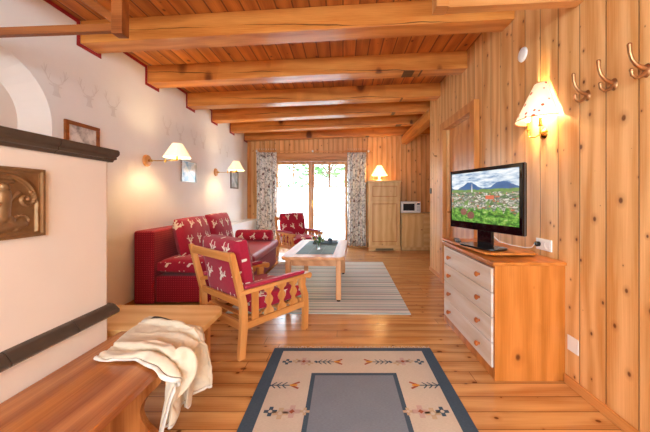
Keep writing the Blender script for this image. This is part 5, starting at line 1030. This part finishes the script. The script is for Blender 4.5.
# local: x along the width (towards near-right end), y = facing away, z up ; screen faces local -y
WD, HT = .775, .52; zb_ = .135
def tv_screen():
    s = NT('television_picture'); u = s.sep(s.uvc()); U, V = u[0], u[1]
    cl = s.noise(s.comb(s.m('MULTIPLY', U, 3.0), s.m('MULTIPLY', V, 7.0), 0.0), 1.6, 5, .6)
    sky = s.ramp(cl, [(.36, lin('#5d83ad')), (.5, lin('#c6d2dc')), (.64, lin('#f4f6f6'))])
    r1 = s.m('ADD', .73, s.m('ADD', s.m('MULTIPLY', s.m('SINE', s.m('ADD', s.m('MULTIPLY', U, 13.0), 3.6)), .055), s.m('MULTIPLY', s.m('SUBTRACT', s.noise(s.comb(U, 0.0, 0.0), 5, 4), .5), .16)))
    mt = s.m('LESS_THAN', V, r1); c = s.mix(mt, sky, s.mix(s.noise(s.comb(U, V, 0.0), 8, 4), lin('#2c4f82'), lin('#5578a4')))
    r2 = s.m('ADD', .655, s.m('MULTIPLY', s.m('SUBTRACT', s.noise(s.comb(U, 3.0, 0.0), 6, 3), .5), .10))
    c = s.mix(s.m('LESS_THAN', V, r2), c, s.mix(s.noise(s.comb(U, V, 0.0), 16, 4), lin('#3f6438'), lin('#8ea85a')))
    vo = s.vor(s.comb(s.m('MULTIPLY', U, 1.0), s.m('MULTIPLY', V, 1.9), 0.0), 21); sc_ = s.n('ShaderNodeSeparateColor'); s.l(vo[1], sc_.inputs[0])
    roofs = s.ramp(sc_.outputs[0], [(0, lin('#d8cfc4')), (.16, lin('#8a7466')), (.32, lin('#a9a59c')), (.46, lin('#c06a4c')), (.53, lin('#bcb3a6')), (.66, lin('#74797c')), (.76, lin('#4d7040')), (.9, lin('#7c9a58'))], 'CONSTANT')
    roofs = s.mix(s.step(s.noise(s.comb(U, V, 0.0), 38, 3), .42, .52), roofs, lin('#56684a'))
    band = s.m('MULTIPLY', s.m('LESS_THAN', V, .60), s.m('GREATER_THAN', s.noise(s.comb(U, V, 0.0), 9, 3), .38))
    c = s.mix(band, c, roofs)
    r3 = s.m('ADD', .27, s.m('MULTIPLY', s.m('SUBTRACT', s.noise(s.comb(U, 9.0, 0.0), 9, 4), .5), .7))
    g = s.ramp(s.noise(s.comb(U, V, 0.0), 15, 6, .75), [(.36, lin('#203c22')), (.48, lin('#4b8034')), (.57, lin('#7fae48')), (.68, lin('#c2c888'))])
    c = s.mix(s.m('LESS_THAN', V, r3), c, g)
    orr = s.m('MULTIPLY', s.m('LESS_THAN', s.m('ABSOLUTE', s.m('SUBTRACT', U, .63)), .06), s.m('LESS_THAN', s.m('ABSOLUTE', s.m('SUBTRACT', V, .5)), .035)); c = s.mix(orr, c, lin('#d0694a'))
    # church tower
    tw = s.m('MULTIPLY', s.m('LESS_THAN', s.m('ABSOLUTE', s.m('SUBTRACT', U, .36)), s.m('MULTIPLY', s.m('SUBTRACT', .80, V), .06)), s.m('MULTIPLY', s.m('GREATER_THAN', V, .6), s.m('LESS_THAN', V, .80)))
    c = s.mix(tw, c, lin('#dcd6cc'))
    # two round roofs / pool
    for (a, b, rr, h) in ((.22, .2, .055, '#8a5a4c'), (.34, .14, .06, '#7d5448')):
        d = s.m('SQRT', s.m('ADD', s.m('POWER', s.m('SUBTRACT', U, a), 2.0), s.m('POWER', s.m('MULTIPLY', s.m('SUBTRACT', V, b), .8), 2.0))); c = s.mix(s.m('LESS_THAN', d, rr), c, lin(h))
    return s.set(lin('#050505'), .12, Emission_Color=c, Emission_Strength=.42)
mb = MB(); bz = .034
mb.prism([(-WD / 2, zb_), (WD / 2, zb_), (WD / 2, zb_ + HT), (-WD / 2, zb_ + HT)], -.012, .03, 'y', .006)
mb.box(-WD / 2 + .05, WD / 2 - .05, .03, .075, zb_ + .05, zb_ + HT - .06, .02)
mb.build('casing', BLACKGL, tv)
mb = MB(); mb.box(-WD / 2 - .002, WD / 2 + .002, .006, .014, zb_ - .002, zb_ + HT + .002, .002); mb.build('edge_trim', plain('grey_edge', '#77726f', .35, metal=.6), tv)
mb = MB(); sx0, sx1, sz0, sz1 = -WD / 2 + .026, WD / 2 - .026, zb_ + .062, zb_ + HT - .030
mb.add([(sx0, -.0135, sz0), (sx1, -.0135, sz0), (sx1, -.0135, sz1), (sx0, -.0135, sz1)], [[0, 1, 2, 3]], uvs=[[(0, 0), (1, 0), (1, 1), (0, 1)]]); mb.build('screen', tv_screen(), tv)
mb = MB(); mb.box(-.08, .08, .018, .05, .012, zb_ + .02, .012); mb.build('stand_neck', BLACKGL, tv)
mb = MB(); pr = rrect(.2, .11, .09); mb.prism(pr, .0, .014, 'z', .005); mb.build('stand_base', BLACKGL, tv)
rm = thing('remote_control', 'black remote control on the swivel board by the television foot', 'remote control', (1.075, 2.72, .845), 1.3)
mb = MB(); mb.box(-.09, .09, -.024, .024, .0005, .02, .006, seg=3); mb.build('remote_body', BLACKPL, rm)
mb = MB()
for i in range(7):
    for j in range(3): mb.box(-.075 + i * .022, -.063 + i * .022, -.016 + j * .012, -.008 + j * .012, .02, .022, .0008)
mb.build('keys', plain('grey_keys', '#5a5d62', .5), rm)['kind'] = 'stuff'

# ------------------------------------------------------------------ wall fittings, right wall
# socket
sk = thing('wall_socket', 'white double wall socket with a black plug, right of the television', 'socket', (XR, 2.17, .9))
mb = MB(); mb.box(-.012, -.001, -.083, .083, -.043, .043, .004); mb.build('plate', WHITEPL, sk)
for y in (-.041, .041):
    mb = MB(); mb.lathe([(.03, -.001), (.031, .001), (.027, .001), (.022, -.008), (0, -.008)], 24, M=T(-.013, y, 0) @ Ry(-PI / 2)); mb.build('outlet', WHITEPL, sk)
pg = thing('power_plug', 'black plug with a pale cable in the wall socket', 'plug', (XR - .014, 2.211, .9))
mb = MB(); mb.lathe([(0, .0), (.018, .0), (.019, .022), (.012, .034), (0, .036)], 16, M=Ry(-PI / 2)); mb.build('plug_body', BLACKPL, pg)
mb = MB(); mb.tube([(-.034, 0, 0), (-.045, .02, -.03), (-.06, .08, -.042), (-.12, .16, -.036), (-.19, .22, -.015), (-.25, .23, .05)], .003, 6); mb.build('cable', WHITEPL, pg)
mb = MB(); mb.box(-.006, -.001, -.045, .045, -.05, .05, .002); o = mb.build('cover_plate', WHITEPL); o.location = (XR, 1.90, .285); tag(o, 'pale square cover plate low on the board wall beside the chest', 'cover plate')
mb = MB(); mb.lathe([(0, .018), (.04, .018), (.055, .012), (.06, .001), (0, .001)], 28, M=Ry(-PI / 2)); o = mb.build('round_vent', WHITEPL); o.location = (XR, 2.43, 2.455); tag(o, 'round white cover high on the board wall above the lamp', 'vent cover')
# hooks
def make_hook(lab):
    t = thing('coat_hook', lab, 'coat hook', group='brass coat hooks')
    mb = MB(); mb.lathe([(0, .012), (.012, .011), (.02, .004), (.022, .001), (0, .001)], 20, M=Ry(-PI / 2) @ Matrix.Diagonal((1.6, 1, 1, 1))); mb.build('base_plate', HOOKM, t)
    mb = MB(); mb.tube([(-.008, 0, .01), (-.03, 0, .015), (-.055, 0, .03), (-.075, 0, .055), (-.086, 0, .09), (-.088, 0, .125)], [.012, .011, .0095, .009, .009, .010]); mb.ball((-.088, 0, .128), .011, 12); mb.build('upper_prong', HOOKM, t)
    mb = MB(); mb.tube([(-.008, 0, -.008), (-.03, 0, -.028), (-.055, 0, -.036), (-.075, 0, -.022), (-.078, 0, -.002)], [.01, .009, .008, .008, .008]); mb.ball((-.078, 0, .002), .010, 12); mb.build('lower_prong', HOOKM, t)
    return t
hk = make_hook('brass coat hook on the board wall, nearest the lamp'); hk.location = (XR, 1.79, 1.885)
dup(hk, (XR, 1.615, 1.885), 0, 'brass coat hook on the board wall, the middle one of three')
dup(hk, (XR, 1.44, 1.885), 0, 'brass coat hook on the board wall, the one farthest from the lamp')
mb = MB(); mb.tube([(0, 0, 0), (-.03, 0, 0), (-.045, 0, .02), (-.04, 0, .05)], .005); mb.ball((0, 0, 0), .013); o = mb.build('small_hook', HOOKM); o.location = (XR - .006, 4.68, 1.93); tag(o, 'small metal hook on the board wall beyond the door', 'hook')
mb = MB(); mb.box(-.02, -.001, -.03, .03, -.045, .045, .005); o = mb.build('thermostat', plain('dark_fitting', '#4a3020', .5)); o.location = (XR, 4.96, 1.37); tag(o, 'small dark switch at the end of the board wall', 'switch')

def lamp_light(name, loc, power, col=(1, .74, .42), r=.03):
    l = bpy.data.lights.new(name, 'POINT'); l.energy = power; l.color = col; l.shadow_soft_size = r
    o = bpy.data.objects.new(name, l); C.objects.link(o); o.location = loc; return o
SH = [(1, 0)]
def shade(mb, rt, rb, h, n=40, M=None, fold=0, nf=0, th=.002):
    mb.lathe([(rb, 0), (rt, h), (rt - th, h), (rb - th, 0), (rb, 0)], n, M=M, fold=fold, nf=nf)
# right wall lamp with a half-round shade against the wall
rl = thing('wall_lamp', 'brass wall lamp with printed cream half shade above the television', 'wall lamp', (XR, 2.18, 1.735))
mb = MB(); mb.lathe([(0, .03), (.012, .028), (.03, .018), (.042, .006), (.045, .001), (0, .001)], 28, M=Ry(-PI / 2)); mb.build('wall_plate', BRASS, rl)
mb = MB()
for sg in (-1, 1):
    mb.tube([(-.02, 0, 0), (-.045, sg * .03, -.02), (-.07, sg * .06, -.012), (-.075, sg * .07, .02), (-.075, sg * .07, .045)], .0055)
    mb.lathe([(0, .04), (.015, .04), (.017, .046), (.01, .05), (.01, .1), (0, .1)], 16, M=T(-.075, sg * .07, 0))
mb.build('arm', BRASS, rl)
for sg in (-1, 1): mb = MB(); mb.ball((-.075, sg * .07, .125), .018, 12, sc=(1, 1, 1.4)); mb.build('bulb', BULB, rl)
def half_ring(r, z, k=24, d=1): return [(-.012 - r * d * math.sin(PI * i / k), r * math.cos(PI * i / k), z) for i in range(k + 1)]
mb = MB(); lo = half_ring(.178, .10); hi = half_ring(.052, .375); K = len(lo)
mb.add(lo + hi, [[i, i + 1, K + i + 1, K + i] for i in range(K - 1)]); rs = mb.build('lamp_shade', SHADE1, rl); md = rs.modifiers.new('t', 'SOLIDIFY'); md.thickness = .002
RIMM = plain('shade_edge', '#b8694a', .6)
mb = MB(); mb.tube(lo, .0028, 6); mb.build('shade_rim', RIMM, rs)
mb = MB(); mb.tube(hi, .0022, 6); mb.build('shade_rim', RIMM, rs)
lamp_light('lamp_bulb_light', (XR - .10, 2.18, 1.735 + .19), 6.5, r=.02)
# left wall swing-arm lamps
def swing(loc, dx, dy, lab, grp='swing-arm wall lamps'):
    t = thing('wall_lamp', lab, 'wall lamp', loc, 0, grp)
    mb = MB(); mb.lathe([(0, .03), (.05, .03), (.068, .022), (.075, .008), (.075, .001), (0, .001)], 32, M=Ry(PI / 2)); mb.build('wall_plate', W('beech', 'z'), t)
    mb = MB(); mb.tube([(.03, 0, 0), (.07, 0, 0)], .016); mb.tube([(.06, 0, 0), (dx * .55, dy * .4 + .03, .0)], .006); mb.tube([(dx * .55, dy * .4 + .03, -.02), (dx * .55, dy * .4 + .03, .02)], .011)
    mb.tube([(dx * .55, dy * .4 + .03, 0), (dx, dy, 0), (dx, dy, .05)], .006); mb.lathe([(0, .0), (.012, .0), (.016, .02), (.014, .06), (0, .06)], 14, M=T(dx, dy, 0)); mb.build('arm', BRASS, t)
    mb = MB(); mb.ball((dx, dy, .085), .024, 12); mb.build('bulb', BULB, t)
    mb = MB(); shade(mb, .055, .15, .17, n=72, fold=.02, nf=18, M=T(dx, dy, .03)); mb.build('lamp_shade', SHADE2, t)
    return t
l1 = swing((XL, 3.6, 1.715), .42, -.06, 'brass swing-arm wall lamp above the near end of the sofa')
l2 = dup(l1, (XL, 5.55, 1.745), 0, 'brass swing-arm wall lamp above the far end of the sofa')
lamp_light('lamp_bulb_light', (XL + .42, 3.54, 1.86), 6, r=.04); lamp_light('lamp_bulb_light', (XL + .42, 5.49, 1.89), 5, r=.04)
# pictures on the left wall
def picture(name, y0, y1, z0, z1, fcol, art, lab, fw=.02):
    t = thing(name, lab, 'picture', (XL, (y0 + y1) / 2, (z0 + z1) / 2)); hy, hz = (y1 - y0) / 2, (z1 - z0) / 2
    mb = MB()
    for a in ((-hy, hy, hz - fw, hz), (-hy, hy, -hz, -hz + fw), (-hy, -hy + fw, -hz + fw, hz - fw), (hy - fw, hy, -hz + fw, hz - fw)): mb.box(.002, .022, *a, .003)
    mb.build('frame', fcol, t); mb = MB(); mb.box(.002, .01, -hy + fw, hy - fw, -hz + fw, hz - fw); mb.build('artwork', art, t)
def artmat(n, cs, sc=9):
    s = NT(n); f = s.noise(s.obj(), sc, 4, .6); k = len(cs)
    return s.set(s.ramp(f, [(.3 + .4 * i / (k - 1), lin(c)) for i, c in enumerate(cs)]), .15)
picture('framed_picture', 2.53, 2.89, 1.62, 1.945, W('strut', 'y'), artmat('etching', ['#6e6a66', '#b5b1ac', '#e6e2dc', '#f2efe9']), 'brown-framed etching on the plaster wall above the stove ledge', .035)
picture('small_picture', 4.36, 4.80, 1.50, 1.83, plain('silver_frame', '#a9a49c', .3, metal=.6), artmat('blue_print', ['#4a78a8', '#8fb6cf', '#dfe8ea', '#b8c8c0'], 7), 'small blue glazed picture under the nearer swing-arm lamp', .012)
picture('small_picture', 6.28, 6.72, 1.46, 1.86, plain('dark_frame', '#6d655c', .4), artmat('pale_print', ['#8fa0a0', '#c4cfd0', '#eef1f0'], 6), 'narrow pale picture beyond the farther swing-arm lamp', .03)

# ------------------------------------------------------------------ kitchen end
fr_ = thing('refrigerator_cabinet', 'tall pale pine refrigerator cabinet right of the curtain', 'refrigerator cabinet', (.985, 7.1, 0))
FW = .37; FY0 = -.27
mb = MB(); mb.box(-FW, FW, FY0, .27, .13, 1.63, .004); mb.build('body', W('kitchen', 'z'), fr_)
mb = MB(); mb.box(-FW - .02, FW + .02, FY0 - .025, .275, 1.63, 1.665, .008); mb.build('cornice', W('kitchen', 'x'), fr_)
mb = MB(); mb.prism([(-FW - .01, .001), (-FW + .12, .001), (-FW + .15, .06), (FW - .15, .06), (FW - .12, .001), (FW + .01, .001), (FW + .01, .13), (-FW - .01, .13)], FY0 - .005, FY0 + .02, 'y'); mb.box(-FW + .02, FW - .02, FY0 + .04, .25, .001, .12); mb.build('plinth', W('kitchen', 'x'), fr_)
mb = MB()
for k in range(5): mb.box(-FW + .16, FW - .16, FY0 + .028, FY0 + .036, .008 + k * .011, .014 + k * .011)
mb.build('grille', BLACKPL, fr_)
def panel_door(name, x0, x1, z0, z1, y, parent, fw=.075, mat='kitchen'):
    mb = MB(); mb.box(x0, x0 + fw, y - .02, y, z0, z1, .004); mb.box(x1 - fw, x1, y - .02, y, z0, z1, .004); mb.box(x0 + fw, x1 - fw, y - .02, y, z0, z0 + fw, .004); mb.box(x0 + fw, x1 - fw, y - .02, y, z1 - fw, z1, .004)
    mb.box(x0 + fw, x1 - fw, y - .006, y - .002, z0 + fw, z1 - fw); mb.box(x0 + fw + .025, x1 - fw - .025, y - .017, y - .005, z0 + fw + .025, z1 - fw - .025, .006)
    dr_ = mb.build(name, W(mat, 'z'), parent)
    mb = MB(); e = .016; a0, a1, b0, b1 = x0 + fw, x1 - fw, z0 + fw, z1 - fw
    if fw > .03:
        for q in ((a0, a1, b0, b0 + e), (a0, a1, b1 - e, b1), (a0, a0 + e, b0 + e, b1 - e), (a1 - e, a1, b0 + e, b1 - e)): mb.box(q[0], q[1], y - .02, y - .006, q[2], q[3], .003)
        mb.build('moulding', W('door', 'z'), dr_)
    return dr_
panel_door('door', -FW + .004, FW - .004, 1.206, 1.61, FY0 - .001, fr_); panel_door('door', -FW + .004, FW - .004, .14, 1.195, FY0 - .001, fr_)
# lamp on the cabinet
tl = thing('table_lamp', 'small lit lamp with cone shade on top of the tall cabinet', 'table lamp', (.88, 6.99, 1.6655))
mb = MB(); mb.lathe([(0, .001), (.07, .001), (.072, .012), (.03, .025), (.022, .06), (.035, .09), (.02, .12), (.012, .14), (0, .14)], 24); mb.build('base', WHITEPL, tl)
mb = MB(); mb.ball((0, 0, .19), .026); mb.build('bulb', BULB, tl)
mb = MB(); shade(mb, .055, .19, .24, n=80, fold=.02, nf=20, M=T(0, 0, .13)); mb.build('lamp_shade', mkshade('glowing_shade', '#ffd890', .9, False), tl)
lamp_light('lamp_bulb_light', (.88, 6.99, 1.96), 7)
# pendant lamp added unseen behind the camera to warm the near end of the room
pl = thing('fill_pendant_lamp', 'warm pendant lamp added behind the viewer to light the near end', 'pendant lamp', (.4, -1.45, zc(.4)))
mb = MB(); mb.lathe([(0, -.001), (.05, -.001), (.045, -.03), (0, -.035)], 20); mb.tube([(0, 0, -.03), (0, 0, -.42)], .004, 6); mb.build('cord', WHITEPL, pl)
mb = MB(); shade(mb, .06, .2, .2, M=T(0, 0, -.6)); mb.build('lamp_shade', SHADE2, pl)
mb = MB(); mb.ball((0, 0, -.47), .03); mb.tube([(0, 0, -.42), (0, 0, -.45)], .015); mb.build('bulb', BULB, pl)
lamp_light('lamp_bulb_light', (.4, -1.45, zc(.4) - .56), 20, col=(1, .80, .52), r=.05)  # warm fill inside the added pendant
# base cabinet with drawers
kc = thing('kitchen_base_cabinet', 'pine kitchen base cabinet beside the refrigerator cabinet', 'kitchen cabinet', (2.0, 7.1, 0))
mb = MB(); mb.box(-.62, 1.15, -.25, .28, .08, .85); mb.box(-.60, 1.13, -.19, .27, .001, .08); mb.build('body', W('kitchen', 'z'), kc)
d_ = panel_door('door', -.615, -.10, .1, .84, -.251, kc, .01); 
mb = MB(); mb.ball((-.14, -.285, .5), .016); mb.build('knob', W('knob', 'z'), d_)
for k in range(4):
    mb = MB(); mb.box(-.09, .40, -.27, -.251, .1 + k * .187, .28 + k * .187, .006); q = mb.build('drawer', W('kitchen', 'x'), kc)
    mb = MB(); mb.ball((.155, -.285, .19 + k * .187), .016); mb.build('knob', W('knob', 'z'), q)
mb = MB(); mb.box(1.372, 3.15, 6.80, 7.395, .852, .89, .006); tag(mb.build('worktop', W('kitchen', 'x')), 'pine worktop running along the kitchen end', 'worktop')
mw = thing('microwave_oven', 'white microwave oven on the kitchen worktop', 'microwave', (1.62, 7.08, .8905))
mb = MB(); mb.box(-.235, .235, -.18, .18, .008, .275, .008)
for sx in (-.2, .2):
    for sy in (-.14, .14): mb.lathe([(0, 0), (.012, 0), (.012, .01), (0, .01)], 10, M=T(sx, sy, 0))
mb.build('housing', WHITEPL, mw)
mb = MB(); mb.box(-.215, .11, -.192, -.181, .03, .255, .004); dd = mb.build('door', WHITEPL, mw)
mb = MB(); mb.box(-.185, .085, -.196, -.1925, .06, .225, .002); mb.build('door_window', plain('dark_window', '#2b2e33', .15), dd)
mb = MB(); mb.box(.125, .225, -.188, -.181, .03, .255, .003); cp = mb.build('control_panel', WHITEPL, mw)
mb = MB(); mb.box(.14, .21, -.191, -.1885, .2, .235); mb.build('display', BLACKPL, cp)
mb = MB()
for i in range(3):
    for j in range(4): mb.box(.142 + i * .024, .16 + i * .024, -.191, -.1885, .05 + j * .034, .07 + j * .034, .001)
mb.build('buttons', plain('grey_button', '#b9bcc0', .5), cp)

# ------------------------------------------------------------------ light
w = bpy.data.worlds.new('World'); SC.world = w; w.use_nodes = True; nt = w.node_tree; nt.nodes.clear()
bg = nt.nodes.new('ShaderNodeBackground'); ou = nt.nodes.new('ShaderNodeOutputWorld'); nt.links.new(bg.outputs[0], ou.inputs[0])
bg.inputs[0].default_value = (.72, .88, 1, 1); bg.inputs[1].default_value = 5.6
def portal(loc, rot, sx, sy):
    l = bpy.data.lights.new('portal', 'AREA'); l.shape = 'RECTANGLE'; l.size = sx; l.size_y = sy; l.cycles.is_portal = True
    o = bpy.data.objects.new('window_portal', l); C.objects.link(o); o.location = loc; o.rotation_euler = rot
portal(((WX0 + WX1) / 2, YB + .14, WZ1 / 2), (-PI / 2, 0, 0), WX1 - WX0, WZ1)
portal(((RX0 + RX1) / 2, YR - .14, (RZ0 + RZ1) / 2), (PI / 2, 0, 0), RX1 - RX0, RZ1 - RZ0)

# ------------------------------------------------------------------ camera
cam = bpy.data.cameras.new('Camera'); co = bpy.data.objects.new('Camera', cam); C.objects.link(co)
co.location = (0, 0, H); co.rotation_euler = (PI / 2, 0, 0); cam.sensor_width = 36; cam.lens = 289 / 650 * 36
cam.shift_x = -18 / 650; cam.shift_y = -18 / 650; cam.clip_start = .05; cam.clip_end = 200
SC.camera = co
vs = SC.view_settings; vs.view_transform = 'Standard'; vs.look = 'None'; vs.exposure = 1.54; vs.gamma = 1; vs.use_curve_mapping = False
